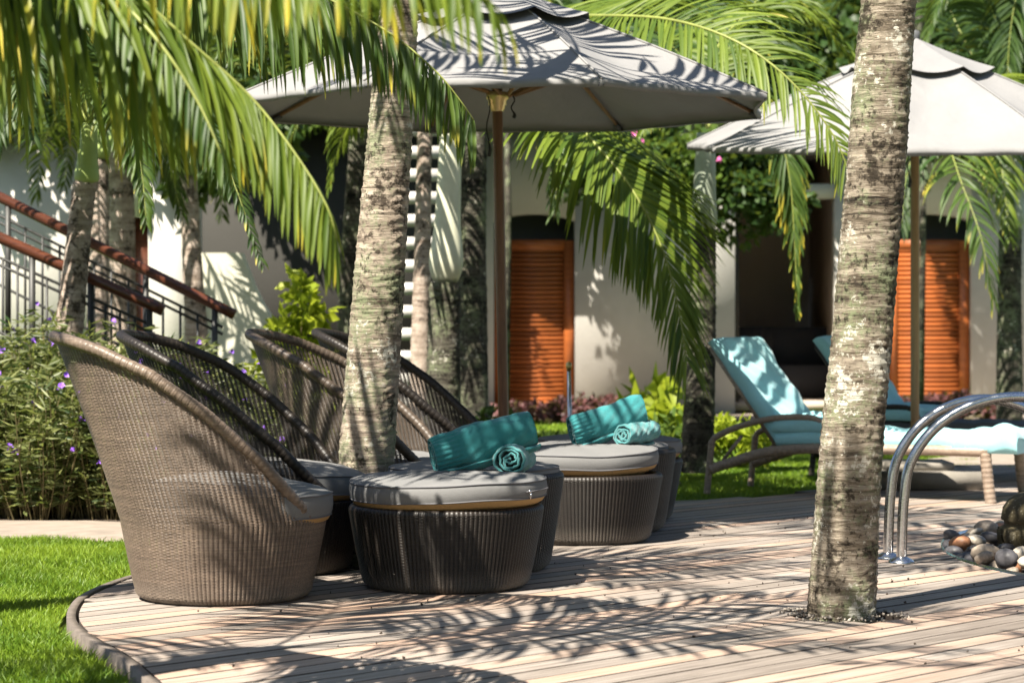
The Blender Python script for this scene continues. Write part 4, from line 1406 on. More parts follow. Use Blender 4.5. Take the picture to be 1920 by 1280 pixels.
frond_part(pf, [cf, P(-60, -200, 6.4), P(60, -130, 6.35), P(180, -40, 6.3), P(290, 70, 6.2), P(370, 190, 6.15), P(420, 300, 6.1)],
           0.70, n=95, mat='frond', g=0.95, lift=-0.35, w=0.012, yel=0.35, seed=14, pet=0.10, K=8, rr=0.011, a0=66, a1=22, jit=0.07, tipw=0.35)
ph_, chh = offscreen_palm('palm whose dark sharp frond droops over the big umbrella and patchy trunk', (-2.75, 8.3), (-2.4, 8.5, 3.05),
    [(240, 45, 2.0, 70), (290, 58, 2.0, 60), (330, 40, 2.6, 50), (90, 45, 1.8, 60), (2, 34, 2.7, 42), (346, 36, 2.8, 45), (315, 38, 2.6, 48)], 0.58)
frond_part(ph_, [chh, P(40, -420, 8.4), P(260, -190, 8.2), P(430, -90, 8.15), P(600, -10, 8.1), P(730, 62, 8.05), P(815, 132, 8.0), P(860, 185, 8.0), P(893, 232, 8.0)],
           0.58, n=140, mat='frond', g=1.2, lift=-0.75, w=0.0115, yel=0.30, seed=13, pet=0.22, K=8, rr=0.007, a0=58, a1=26, jit=0.07, tipw=0.60)
offscreen_palm('palm just outside the right picture edge whose fronds shade the boards', (2.75, 6.3), (2.55, 6.3, 3.1),
    [(170, 30, 2.4, 50), (200, 34, 2.5, 50), (235, 40, 2.2, 60), (140, 38, 2.3, 55), (20, 40, 1.9, 80), (320, 40, 1.9, 80)], 0.58)
offscreen_palm('palm outside the lower right picture corner whose fronds streak the boards with shade', (2.3, 4.5), (2.1, 4.6, 2.9),
    [(168, 34, 2.9, 50), (186, 30, 3.0, 45), (205, 36, 2.7, 50), (150, 40, 2.6, 50), (30, 40, 1.9, 80), (300, 40, 1.9, 80)], 0.55)
# --- small palm behind the flower bed
ps, pts_, _ = palm('slender palm with a green crownshaft behind the purple flowers, in front of the stair rails',
    [(124, 660, 31), (132, 600, 30), (140, 520, 27), (148, 440, 24), (157, 360, 22), (162, 338, 22)], 15.35, M['trunk_pale'], 0.02, 32, 0.005, 21, 0.05, group=PG)
cs = P(168, 232, 15.3)
shaft(ps, P(162, 345, 15.35), cs, 0.078, 0.05, M['shaft_green'], 1.1)
for i, (pp, L_, mt, yl_) in enumerate([
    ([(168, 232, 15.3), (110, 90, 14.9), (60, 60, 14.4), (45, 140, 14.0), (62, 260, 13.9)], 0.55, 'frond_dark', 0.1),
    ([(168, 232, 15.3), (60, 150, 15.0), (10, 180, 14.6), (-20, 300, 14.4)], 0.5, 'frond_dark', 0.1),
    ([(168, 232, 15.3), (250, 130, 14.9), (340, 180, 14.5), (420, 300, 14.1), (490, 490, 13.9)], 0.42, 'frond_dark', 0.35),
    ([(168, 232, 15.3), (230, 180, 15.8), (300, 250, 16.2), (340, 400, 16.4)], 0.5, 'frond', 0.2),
    ([(168, 232, 15.3), (140, 60, 15.2), (180, -80, 15.0), (280, -120, 14.8)], 0.55, 'frond', 0.1),
    ([(168, 232, 15.3), (90, 120, 15.8), (-60, 60, 16.2), (-160, 140, 16.5)], 0.55, 'frond', 0.1),
    ([(168, 232, 15.3), (200, 100, 15.9), (240, 0, 16.5), (330, -20, 17.0), (420, 60, 17.4)], 0.55, 'frond', 0.1),
    ([(168, 232, 15.3), (190, 160, 15.0), (230, 190, 14.6), (262, 300, 14.4), (275, 420, 14.3)], 0.4, 'frond', 0.25)]):
    frond_part(ps, [P(*q) for q in pp], L_, n=64, mat=mt, g=1.0, lift=0.2, w=0.017, yel=yl_, seed=40 + i, K=6, rr=0.010)

# --- palms behind the umbrella
pw, ptw, _ = palm('palm with swollen white crownshaft above a dark ringed trunk, left of the dark pole',
    [(828, 840, 33), (830, 760, 31), (832, 650, 29), (834, 530, 28)], 17.2, M['trunk_dark'], 0.016, 36, 0.010, 31, 0.055, group=PG)
cw = P(848, 150, 17.2)
shaft(pw, P(835, 530, 17.2), P(846, 235, 17.2), 0.104, 0.078, M['shaft_white'], 1.24)
pd, ptd, _ = palm('blackish palm trunk immediately right of the white crownshaft palm',
    [(886, 830, 29), (886, 700, 27), (886, 500, 25), (888, 330, 24), (890, 200, 23)], 19.0, M['trunk_dark'], 0.03, 24, 0.006, 32, group=PG)
cdk = P(892, 110, 19.0)
shaft(pd, P(890, 200, 19.0), cdk, 0.10, 0.06, M['shaft_grey'])
def px_frond(t, pp, L_, sd_, **kw):
    return frond_part(t, [P(*q) for q in pp], L_, seed=sd_, **kw)
# the two big leaves right of the pole
px_frond(pw, [(848, 150, 17.2), (930, 120, 16.4), (1030, 180, 15.6), (1105, 258, 15.1), (1180, 348, 14.9), (1235, 450, 14.8), (1268, 560, 14.7), (1288, 680, 14.7)], 1.08, 61,
         n=165, mat='frond_yellow', g=0.42, lift=0.05, w=0.0165, yel=0.15, K=7, rr=0.016, a0=56, a1=30, jit=0.05, tipw=0.5, pet=0.28, up=(0.55, -0.75, 0.35), twist=0.2)
px_frond(pw, [(848, 150, 17.2), (930, 60, 16.4), (1030, 35, 15.6), (1130, 30, 14.8), (1260, 38, 14.3), (1380, 78, 14.0), (1480, 150, 13.85), (1560, 250, 13.8), (1600, 345, 13.8)], 0.84, 62,
         n=125, mat='frond_yellow', g=0.6, lift=0.1, w=0.0150, yel=0.15, K=7, rr=0.016, a0=66, a1=34, jit=0.05, tipw=0.5, pet=0.3, twist=0.25, up=(0.1, -0.85, 0.5))
px_frond(pw, [(848, 150, 17.2), (760, 90, 16.8), (660, 130, 16.5), (580, 200, 16.4), (530, 290, 16.4)], 0.55, 63, n=70, mat='frond', g=1.0, w=0.017, yel=0.3, K=6)
px_frond(pw, [(848, 150, 17.2), (770, 120, 17.6), (700, 170, 18), (640, 260, 18.2), (620, 350, 18.2)], 0.5, 64, n=60, mat='frond_yellow', g=1.0, w=0.018, yel=0.2)
px_frond(pd, [(892, 110, 19.0), (960, 60, 18.6), (1040, 120, 18.2), (1050, 260, 18.0), (1040, 400, 17.9)], 0.55, 65, n=64, mat='frond', g=0.9, w=0.018, yel=0.2)
px_frond(pd, [(892, 110, 19.0), (820, 0, 19.4), (700, -40, 19.6), (560, 10, 19.7), (450, 110, 19.7)], 0.7, 66, n=64, mat='frond_yellow', g=0.9, w=0.02, yel=0.1)
px_frond(pd, [(892, 110, 19.0), (960, -20, 19.6), (1080, -60, 20.0), (1220, -40, 20.2), (1350, 60, 20.3)], 0.7, 67, n=64, mat='frond', g=0.9, w=0.02, yel=0.1)
px_frond(pd, [(892, 110, 19.0), (860, -60, 19.6), (790, -140, 20.0), (690, -120, 20.2), (610, 20, 20.3), (560, 180, 20.3)], 0.7, 68, n=64, mat='frond_yellow', g=0.9, w=0.02, yel=0.1)

pk, ptk, _ = palm('pinkish pale palm trunk between the patchy trunk and the white crownshaft palm',
    [(787, 800, 20), (788, 720, 19), (790, 600, 17), (793, 450, 15), (795, 330, 14), (797, 230, 13)], 18.6, M['trunk_pale'], 0.025, 28, 0.005, 33, 0.06, group=PG)
ck = P(805, 120, 18.6)
shaft(pk, P(802, 232, 18.6), ck, 0.08, 0.05, M['shaft_green'])
crown(pk, ck, [(a_, 25 + 20 * math.sin(a_), 1.9, 90) for a_ in range(60, 300, 45)], 0.55, n=44, K=5, w=0.02)
pb, ptb, _ = palm('brown palm trunk seen just left of the patchy near trunk, above the chairs',
    [(655, 800, 26), (656, 640, 23), (660, 480, 20), (668, 330, 18), (676, 200, 17)], 21.0, M['trunk_dark'], 0.03, 24, 0.005, 34, group=PG)
cb_ = P(680, 110, 21.0)
shaft(pb, P(676, 200, 21.0), cb_, 0.08, 0.05, M['shaft_grey'])
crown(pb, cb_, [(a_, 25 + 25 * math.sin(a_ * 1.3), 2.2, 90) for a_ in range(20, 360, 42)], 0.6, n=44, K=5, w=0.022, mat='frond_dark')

# left background trunks
for i, (lab, pp, d_, mt, top) in enumerate([
    ('pale palm trunk behind the stair rails, next to the slender palm', [(180, 700, 22), (184, 560, 20), (186, 420, 18), (186, 300, 17)], 19.5, 'trunk_pale', (188, 190)),
    ('wide shaded palm trunk standing behind the upper handrail', [(226, 720, 30), (226, 560, 28), (226, 400, 26), (222, 280, 24)], 20.5, 'trunk_pale', (222, 170)),
    ('pale palm trunk behind the lower end of the handrail', [(368, 720, 24), (368, 620, 22), (362, 520, 19), (358, 440, 17), (352, 330, 16)], 20.5, 'trunk_pale', (350, 220))]):
    t_, q_, _ = palm(lab, pp, d_, M[mt], 0.03, 24, 0.005, 70 + i, group=PG)
    cc = P(*top, d_)
    shaft(t_, q_[-1], cc, 0.08, 0.05, M['shaft_green'])
    crown(t_, cc, [(a_ + 13 * i, 28 + 22 * math.sin(a_ * 1.3 + i), 2.0, 95) for a_ in range(0, 360, (40, 52, 60)[i])], 0.55, n=40, K=5, w=0.02, mat=('frond', 'frond_dark', 'frond')[i])

# right background palms
pq, ptq, _ = palm('palm with a grey-green crownshaft and mottled trunk standing left of the aqua loungers',
    [(1306, 885, 31), (1310, 800, 29), (1314, 700, 26), (1317, 560, 24), (1319, 430, 23)], 17.1, M['trunk_dark'], 0.018, 32, 0.006, 35, 0.06, group=PG)
cq = P(1328, 170, 17.1)
shaft(pq, P(1319, 432, 17.1), P(1324, 250, 17.1), 0.092, 0.068, M['shaft_grey'], 1.1)
px_frond(pq, [(1326, 240, 17.1), (1390, 170, 17.3), (1450, 220, 17.5), (1480, 330, 17.5), (1490, 460, 17.5), (1496, 585, 17.5)], 0.36, 71, n=80, mat='frond', g=0.9, w=0.015, yel=0.5, a0=38, a1=16, up=(0, -1, 0.3))
px_frond(pq, [(1326, 240, 17.1), (1300, 180, 16.8), (1240, 190, 16.6), (1190, 270, 16.5)], 0.4, 72, n=50, mat='frond_yellow', g=1.2, w=0.017, yel=0.4)
px_frond(pq, [(1326, 240, 17.1), (1340, 100, 17.5), (1420, 20, 17.9), (1520, 30, 18.2), (1600, 110, 18.4)], 0.6, 73, n=64, mat='frond_yellow', g=0.9, w=0.02, yel=0.2)
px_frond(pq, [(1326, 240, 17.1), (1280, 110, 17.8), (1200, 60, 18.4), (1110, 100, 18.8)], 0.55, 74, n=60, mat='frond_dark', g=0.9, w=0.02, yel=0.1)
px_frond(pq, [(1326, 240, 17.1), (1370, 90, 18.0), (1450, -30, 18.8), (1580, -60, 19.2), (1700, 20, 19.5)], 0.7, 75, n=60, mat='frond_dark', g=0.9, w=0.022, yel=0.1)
prr, ptrr, _ = palm('dark palm trunk at the right edge in front of the pale wall',
    [(1892, 820, 25), (1893, 700, 24), (1893, 560, 22), (1895, 430, 21)], 23.0, M['trunk_dark'], 0.03, 24, 0.006, 36, group=PG)
crr = P(1905, 225, 23.0)
shaft(prr, P(1895, 430, 23.0), P(1900, 260, 23.0), 0.12, 0.08, M['shaft_grey'], 1.15)
for i, (pp, L_, mt, yl_) in enumerate([
    ([(1900, 260, 23.0), (1830, 170, 22.0), (1775, 230, 21.0), (1795, 320, 20.4), (1838, 440, 20.0), (1862, 560, 19.9)], 0.95, 'frond', 0.40),
    ([(1900, 260, 23.0), (1860, 150, 22.4), (1860, 200, 21.8), (1880, 330, 21.4), (1895, 450, 21.2)], 0.7, 'frond_yellow', 0.4),
    ([(1900, 260, 23.0), (1820, 180, 22.6), (1740, 230, 22.2), (1700, 330, 22.0), (1690, 430, 21.9)], 0.8, 'frond_dark', 0.2),
    ([(1900, 260, 23.0), (1800, 60, 23.4), (1740, -60, 23.8), (1650, -80, 24.0), (1560, 20, 24.2)], 0.8, 'frond_dark', 0.1),
    ([(1900, 260, 23.0), (1880, 90, 22.8), (1840, -20, 22.6), (1780, -30, 22.4), (1730, 90, 22.3)], 0.7, 'frond', 0.1),
    ([(1900, 260, 23.0), (1960, 60, 22.8), (1950, -40, 22.6), (1910, -20, 22.4), (1890, 120, 22.3), (1900, 280, 22.3)], 0.6, 'frond_dark', 0.05),
    ([(1900, 260, 23.0), (1990, 130, 23), (2080, 120, 23), (2160, 230, 23)], 0.7, 'frond', 0.1),
    ([(1900, 260, 23.0), (1840, 130, 24.0), (1740, 130, 25), (1680, 260, 25.5), (1660, 420, 25.5)], 0.7, 'frond_dark', 0.1)]):
    px_frond(prr, pp, L_, 80 + i, n=76, mat=mt, g=0.8, w=0.022, yel=yl_, lift=0.2)

# ------------------------------------------------------------------ shrubs and trees
def leaf_cloud(mb, C, D, Ln, Wd, rng, fold=0.25):
    n = len(C)
    D = unit(D)
    rv = unit(rng.normal(0, 1, (n, 3)))
    S = unit(np.cross(D, rv))
    Nn = np.cross(D, S)
    tip = C + D * Ln[:, None]
    mid = C + D * (Ln * 0.45)[:, None]
    a = mid + S * (Wd / 2)[:, None] + Nn * (Wd * fold)[:, None]
    b = mid - S * (Wd / 2)[:, None] + Nn * (Wd * fold)[:, None]
    V = np.stack([C, a, tip, b], 1).reshape(-1, 3)
    i = np.arange(n)[:, None] * 4
    T = np.concatenate([i + np.array([0, 1, 2]), i + np.array([0, 2, 3])])
    rnd = np.repeat(np.clip(rng.normal(0.5, 0.3, n), 0, 1), 4)
    mb.add(V, None, T, rnd=rnd)

def flower_mesh(col):
    mb = MB()
    for k in range(5):
        a = 2 * math.pi * k / 5
        pts = [(0.0, 0, -0.012), (0.010, -0.009, 0.0), (0.021, -0.011, 0.006), (0.026, 0.0, 0.005), (0.021, 0.011, 0.006), (0.010, 0.009, 0.0)]
        v = rot(np.array(pts), 0, 0, a)
        mb.add(v, [[0, 1, 2, 3], [0, 3, 4, 5]])
    mb.tube([(0, 0, -0.04), (0, 0, -0.010)], [0.003, 0.005], 5)
    me = mb.mesh('flower'); me.materials.append(M[col])
    return me
FLW = flower_mesh('flower_purple')
FLP = flower_mesh('flower_pink')

def lance_shrub(x, y, h, w, nst, label, nfl, seed, mat='leaf_ruellia', fl=None, leaf=(0.095, 0.018), name='flowering_shrub', group='purple flowering shrubs behind the lawn'):
    rng = np.random.default_rng(seed)
    t = thing(name, label, 'shrub', (x, y, -0.04), 0, group)
    st, lf = MB(), MB()
    tops = []
    for i in range(nst):
        a, r = rng.uniform(0, 6.28), w * math.sqrt(rng.uniform())
        b = np.array([r * math.cos(a) * 0.6, r * math.sin(a) * 0.6, 0])
        e = np.array([r * math.cos(a) * 1.15, r * math.sin(a) * 1.15, h * rng.uniform(0.6, 1.08) * (1 - 0.25 * (r / w) ** 2)])
        m = (b + e) / 2 + rng.normal(0, 0.03, 3)
        p = spline([b, m, e], 14)
        st.tube(p[::3], [0.004, 0.0035, 0.003, 0.0025, 0.002], 4, False)
        k = int(34 * e[2] / 0.8) + 8
        tt = rng.uniform(0.12, 1.0, k)
        c = np.stack([np.interp(tt, np.linspace(0, 1, 14), p[:, j]) for j in range(3)], 1)
        d = rng.normal(0, 1, (k, 3)); d[:, 2] = rng.uniform(-0.25, 0.75, k)
        leaf_cloud(lf, c, d, leaf[0] * rng.uniform(0.6, 1.3, k), leaf[1] * rng.uniform(0.7, 1.3, k), rng)
        tops.append(p[-1])
    put('foliage', lf.mesh('foliage'), M[mat], t, True)
    put('stems', st.mesh('stems'), M['stem'], t, True)
    if fl is not None:
        for i in range(nfl):
            p = tops[rng.integers(len(tops))] + rng.normal(0, 0.03, 3) + np.array([0, -0.03, 0.0])
            if rng.uniform() < 0.45: p = p * np.array([1, 1, rng.uniform(0.55, 0.95)]) + np.array([0, -0.12, 0])
            o = put('flower', fl, None, t, True, tuple(p), (rng.uniform(0.5, 1.6), rng.uniform(-0.5, 0.5), rng.uniform(0, 6.28)))
            s_ = rng.uniform(0.5, 0.95) if fl is FLW else rng.uniform(0.8, 1.2); o.scale = (s_, s_, s_)
    return t
spots = [(-3.62, 13.70, 0.95, 'purple flowering shrub continuing the front of the bed beyond the left picture edge'),
         (-3.85, 14.45, 1.08, 'tall purple flowering shrub continuing the bed beyond the left picture edge'),
         (-3.15, 13.75, 0.92, 'lance-leaved purple flowering shrub at the far left edge of the bed'),
         (-2.72, 13.68, 0.90, 'purple flowering shrub in the front of the bed, left of the brown chair top'),
         (-2.30, 13.72, 0.88, 'purple flowering shrub in the front of the bed, behind the brown chair back'),
         (-1.90, 13.62, 0.74, 'purple flowering shrub seen through the blackish chair mesh'),
         (-1.52, 13.72, 0.62, 'low purple flowering shrub beside the third chair, at the end of the bed'),
         (-3.35, 14.45, 1.10, 'tall purple flowering shrub at the left, under the handrails'),
         (-2.85, 14.40, 1.14, 'tall purple flowering shrub at the foot of the slender palm'),
         (-2.38, 14.45, 1.10, 'tall purple flowering shrub below the end of the lower handrail'),
         (-1.95, 14.40, 1.00, 'tall purple flowering shrub below the end of the upper handrail'),
         (-1.55, 14.55, 0.80, 'purple flowering shrub at the back of the bed, near the curved cream wall')]
for i, (x, y, h, lab) in enumerate(spots):
    lance_shrub(x, y, h, 0.40, 185, lab, 20 if i < 5 else 26, 200 + i, fl=FLW)

def leafy(name, label, x, y, z0, size, nleaf, leaf, mat, seed, cat='shrub', group=None, clumps=14, trunk=0.0, hole=0.0, stem_mat='stem', tr=0.09, hang=False):
    """crown of many clumps of leaves over a short branching stem"""
    rng = np.random.default_rng(seed)
    t = thing(name, label, cat, (x, y, z0), 0, group)
    mb, sb = MB(), MB()
    sx, sy, sz = size
    base = np.array([0, 0, trunk if not hang else sz * 0.6])
    cs_ = []
    for k in range(clumps):
        u = unit(rng.normal(0, 1, 3)); u[2] = abs(u[2]) * 1.1 - 0.35
        r_ = rng.uniform(0.45, 0.95)
        c = np.array([u[0] * sx * r_, u[1] * sy * r_, trunk + sz * 0.5 + u[2] * sz * 0.5 * r_])
        cs_.append(c)
        sb.tube(spline([base * (0.3 if trunk < 0.3 and not hang else 0.9), (base + c) / 2 + rng.normal(0, 0.05, 3) * sx, c], 6), np.linspace(0.02, 0.006, 6) * max(0.4, sx), 5, False)
        k2 = nleaf // clumps
        cr_ = min(sx, sz) * rng.uniform(0.28, 0.5)
        q = unit(rng.normal(0, 1, (k2, 3))) * (cr_ * rng.uniform(0.2, 1, (k2, 1)) ** 0.5) * np.array([1, 1, 0.75])
        d = q + np.array([0, 0, -0.2]) * cr_ + rng.normal(0, 0.5, (k2, 3)) * cr_
        leaf_cloud(mb, c + q, d, leaf[0] * rng.uniform(0.6, 1.3, k2), leaf[1] * rng.uniform(0.7, 1.3, k2), rng)
    put('crown', mb.mesh('crown'), M[mat], t, True)
    if trunk > 0.3:
        sb.tube([(0, 0, 0), (0.03, 0, trunk * 0.5), tuple(base * 0.95 + [0, 0, 0.2])], [tr * max(1, sx / 1.5), tr * 0.85 * max(1, sx / 1.5), tr * 0.55], 8)
    put('trunk' if trunk > 0.3 else 'stems', sb.mesh('stems'), M[stem_mat], t, True)
    return t

def at(px, d):
    return (px - 960) / F * d
leafy('bright_shrub', 'bright yellow-green leafy climber in front of the grey wall, above the chairs', at(560, 18.0), 18.0, 0, (0.26, 0.24, 1.7), 520, (0.12, 0.08), 'leaf_yellow', 301, clumps=24)
leafy('bright_shrub', 'yellow-green shrub low behind the third and fourth chairs', at(575, 16.5), 16.5, -0.04, (0.40, 0.35, 0.85), 420, (0.10, 0.06), 'leaf_yellow', 302, clumps=14)
leafy('broadleaf_plant', 'bright broad-leaved plant right of the shaded wall, behind the second towels', at(1225, 21.0), 21.0, 0, (0.30, 0.3, 0.62), 150, (0.22, 0.13), 'leaf_yellow', 303, clumps=10)
leafy('green_shrub', 'low green shrub at the foot of the mottled palm, left side', at(1262, 18.2), 18.2, -0.05, (0.38, 0.3, 0.42), 700, (0.09, 0.05), 'leaf_mid', 304, clumps=12)
leafy('green_shrub', 'low yellowish shrub between the mottled palm and the near lounger', at(1385, 18.4), 18.4, -0.05, (0.36, 0.3, 0.40), 600, (0.09, 0.05), 'leaf_yellow', 305, clumps=12)
leafy('green_shrub', 'low green shrub behind the sprinkler pipe', at(1080, 19.5), 19.5, -0.05, (0.55, 0.3, 0.24), 700, (0.09, 0.05), 'leaf_mid', 306, clumps=12)
leafy('green_shrub', 'dark shrub at the foot of the blackish palm trunk', at(880, 17.9), 18.1, -0.05, (0.5, 0.3, 0.42), 700, (0.09, 0.05), 'leaf_dark', 307, clumps=12)
lance_shrub(at(872, 14.6), 14.6, 0.48, 0.14, 18, 'small plant with pink flowers left of the leaning front towel', 8, 320, 'leaf_mid', FLP, (0.07, 0.03), 'pink_flower_plant', None)
lance_shrub(at(800, 14.4), 14.5, 0.42, 0.16, 18, 'small plant with pink flowers seen through the farthest chair', 6, 321, 'leaf_mid', FLP, (0.07, 0.03), 'pink_flower_plant', None)
leafy('purple_hedge', 'low purple hedge beneath the left orange door and shaded wall', at(1075, 26.5), 26.5, -0.05, (1.10, 0.3, 0.26), 2000, (0.09, 0.05), 'leaf_purple', 308, 'hedge', clumps=40)
leafy('purple_hedge', 'low purple hedge beneath the right orange door', at(1775, 26.5), 26.5, -0.05, (0.85, 0.3, 0.30), 1700, (0.09, 0.05), 'leaf_purple', 309, 'hedge', clumps=34)
for i, (px, z0, sz) in enumerate([(1190, 2.35, 1.4), (1290, 2.1, 1.7), (1390, 1.75, 1.8)]):
    leafy('bougainvillea', ('leafy climber right of the left orange door, under the big umbrella edge', 'leafy climber behind the grey-green crownshaft', 'dark leafy climber over the open room, left of its white beam')[i],
          at(px, 25.5), 25.5, z0 - 0.3, (0.65, 0.4, sz), 3600, (0.12, 0.075), ('leaf_dark', 'leaf_mid', 'leaf_dark')[i], 330 + i, 'climber', clumps=26, hang=True)
for i, (px, py) in enumerate([(1190, 252), (1203, 262), (1348, 300)]):
    o = put('bougainvillea_bloom', FLP, None, None, False, tuple(P(px, py, 24.9)), (1.2, 0.3 * i, i))
    o.scale = (1.4, 1.4, 1.4)
    tag(o, 'magenta bloom on the climber under the umbrella canopies', 'flower', 'magenta blooms on the climbers')

# trees filling the upper background
tree_spec = [(-6.5, 33, 5.5, 'leaf_dark', 'dark leafy tree high at the far left behind the slender palm'),
             (-3.9, 32, 5.0, 'leaf_mid', 'mid green leafy tree above the left wall, behind the near frond'),
             (-1.4, 34, 5.4, 'leaf_dark', 'dark leafy tree behind the top of the patchy palm trunk'),
             (1.2, 33, 5.2, 'leaf_dark', 'dark leafy tree showing above the big umbrella, left of the arching frond'),
             (3.3, 33.5, 5.4, 'leaf_dark', 'dark leafy tree above the open room, behind the arching frond'),
             (5.6, 34, 5.6, 'leaf_dark', 'dark leafy tree rising behind the second umbrella'),
             (8.0, 33, 5.2, 'leaf_dark', 'dark leafy tree at the upper right corner'),
             (-8.8, 36, 5.5, 'leaf_mid', 'leafy tree at the outer left of the far tree row')]
for i, (x, y, h, mt, lab) in enumerate(tree_spec):
    leafy('leafy_tree', lab, x, y, -0.07, (2.4, 1.5, h - 0.2), 7200, (0.27, 0.16), mt, 400 + i, 'tree', 'leafy trees behind the buildings', 46, 1.7, stem_mat='stem')

near_spec = [(-5.4, 24.4, 2.8, 0.9, 'leaf_dark', 'dark creeper hanging over the eaves of the left white house'),
             (-3.9, 24.3, 2.8, 0.8, 'leaf_mid', 'mid green creeper on the eaves above the end of the left house'),
             (-3.0, 27.2, 2.7, 0.9, 'leaf_dark', 'dark creeper above the grey building, left of the brown palm trunk'),
             (-1.7, 27.2, 2.7, 0.8, 'leaf_mid', 'mid green creeper above the slatted screen'),
             (0.35, 27.5, 2.95, 0.75, 'leaf_dark', 'dark creeper added above the left orange door to shade the wall'),  # added in front of the wall to cast shade on it
             (1.0, 27.35, 2.3, 0.62, 'leaf_mid', 'mid green creeper added right of the left orange door to shade the wall'),  # hung forward here so the wall beside the door falls in shade
             (2.9, 28.0, 2.9, 0.8, 'leaf_dark', 'dark creeper on the roof edge above the white beam'),
             (4.6, 28.3, 3.1, 0.9, 'leaf_dark', 'dark creeper on the roof edge between room and right door'),
             (5.3, 27.9, 2.35, 0.75, 'leaf_dark', 'dark creeper right above the right orange door'),
             (-2.75, 23.6, 1.75, 0.6, 'leaf_dark', 'dark bushy mass behind the curved cream wall'),
             (-5.0, 23.95, 2.35, 0.9, 'leaf_dark', 'dark creeper low on the left house above the upper handrail'),
             (-3.7, 23.95, 2.4, 0.55, 'leaf_dark', 'dark creeper at the corner of the left house beside its door'),
             (6.2, 28.1, 2.9, 0.9, 'leaf_dark', 'dark creeper on the roof edge at the right picture border')]
for i, (x, y, z_, r_, mt, lab) in enumerate(near_spec):
    leafy('roof_creeper', lab, x, y, z_, (r_, 0.5, 2.0), 2600, (0.17, 0.10), mt, 450 + i, 'creeper', 'creepers spilling over the roof edges', 30, hang=True)
leafy('slim_tree', 'slim tree behind the white crownshaft palm, its shadow falling on the left orange door', -0.74, 25.0, -0.07, (0.26, 0.24, 0.9), 300, (0.15, 0.09), 'leaf_dark', 470, 'tree', clumps=14, trunk=5.4, stem_mat='trunk_dark', tr=0.04)
leafy('slim_tree', 'slim tree behind the blackish palm trunk, added so its unseen crown shades the wall', -0.07, 25.4, -0.07, (0.75, 0.6, 2.0), 800, (0.18, 0.11), 'leaf_dark', 471, 'tree', clumps=20, trunk=4.6, stem_mat='trunk_dark', tr=0.04)  # added tree, trunk hidden, crown out of view to shade the wall
leafy('slim_tree', 'slim tree behind the pale umbrella pole, added so its crown above the picture shades the right wall', 4.42, 25.6, -0.07, (0.9, 0.6, 2.0), 1500, (0.18, 0.11), 'leaf_dark', 472, 'tree', clumps=20, trunk=4.6, stem_mat='trunk_dark', tr=0.04)  # another added shade caster, placed where the pole hides its trunk
for i, (x, y) in enumerate([(-9, -6), (-5, -10), (0.5, -11), (6, -9), (10, -4), (12, 4), (-10.5, 1), (-9.5, 7.5), (12.5, 11)]):  # unseen trees added to block sky light and deepen the shade
    leafy('sky_block_tree', ('broad tree added behind the viewer at the far left to block sky light', 'broad tree added behind the viewer left of centre to block sky light', 'broad tree added straight behind the viewer to block sky light', 'broad tree added behind the viewer right of centre to block sky light', 'broad tree added behind the viewer at the far right to block sky light', 'broad tree added beyond the right picture edge near the viewer to block sky light', 'broad tree added beyond the left picture edge near the viewer to block sky light', 'broad tree added beyond the left picture edge beside the lawn to block sky light', 'broad tree added beyond the right picture edge past the pebbles to block sky light')[i],
          x, y, -0.07, (3.2, 2.6, 6.0), 2600, (0.50, 0.32), 'leaf_dark', 480 + i, 'tree', 'broad trees added out of view to block sky light', 40, 1.2)

# ------------------------------------------------------------------ buildings
DF = 28.5
def wx(px): return (px - 960) / F * DF
def wz(py): return CAM_H - (py - HORIZON) / F * DF

def arch_door(px0, px1, pytop, label, root):
    """louvred door in a recessed opening"""
    x0, x1, zt = wx(px0), wx(px1), wz(pytop)
    rc = MB(); rc.box(((x0 + x1) / 2, DF + 0.62, 1.4), (x1 - x0 + 0.3, 0.04, 3.0)); put_world('recess_shade_panel', rc, M['mattress'], root)  # added near-black panel, paints the shade in the void above the door
    w = x1 - x0
    t = thing('louvred_door', label, 'door', ((x0 + x1) / 2, DF + 0.13, 0), 0, 'orange louvred doors')
    m = MB()
    for sx in (-1, 1): m.box((sx * (w / 2 - 0.07), 0, zt / 2), (0.12, 0.07, zt - 0.06))
    put('stile', m.mesh('stile'), M['door_wood'], t, True)
    m = MB(); m.box((0, 0.05, zt / 2), (w - 0.02, 0.02, zt - 0.06))
    put('panel', m.mesh('panel'), M['pole'], t, True)
    m = MB(); m.box((0, 0, 0), (w - 0.27, 0.022, 0.062), 0, R(32))
    sm_ = m.mesh('slat'); sm_.materials.append(M['door_wood'])
    z = 0.14
    while z < zt - 0.12:
        put('slat', sm_, None, t, True, (0, 0, z)); z += 0.056
    for zz in (0.07, zt - 0.08):
        m = MB(); m.box((0, 0.0, zz), (w - 0.26, 0.065, 0.12))
        put('rail', m.mesh('rail'), M['door_wood'], t, True)
    return t

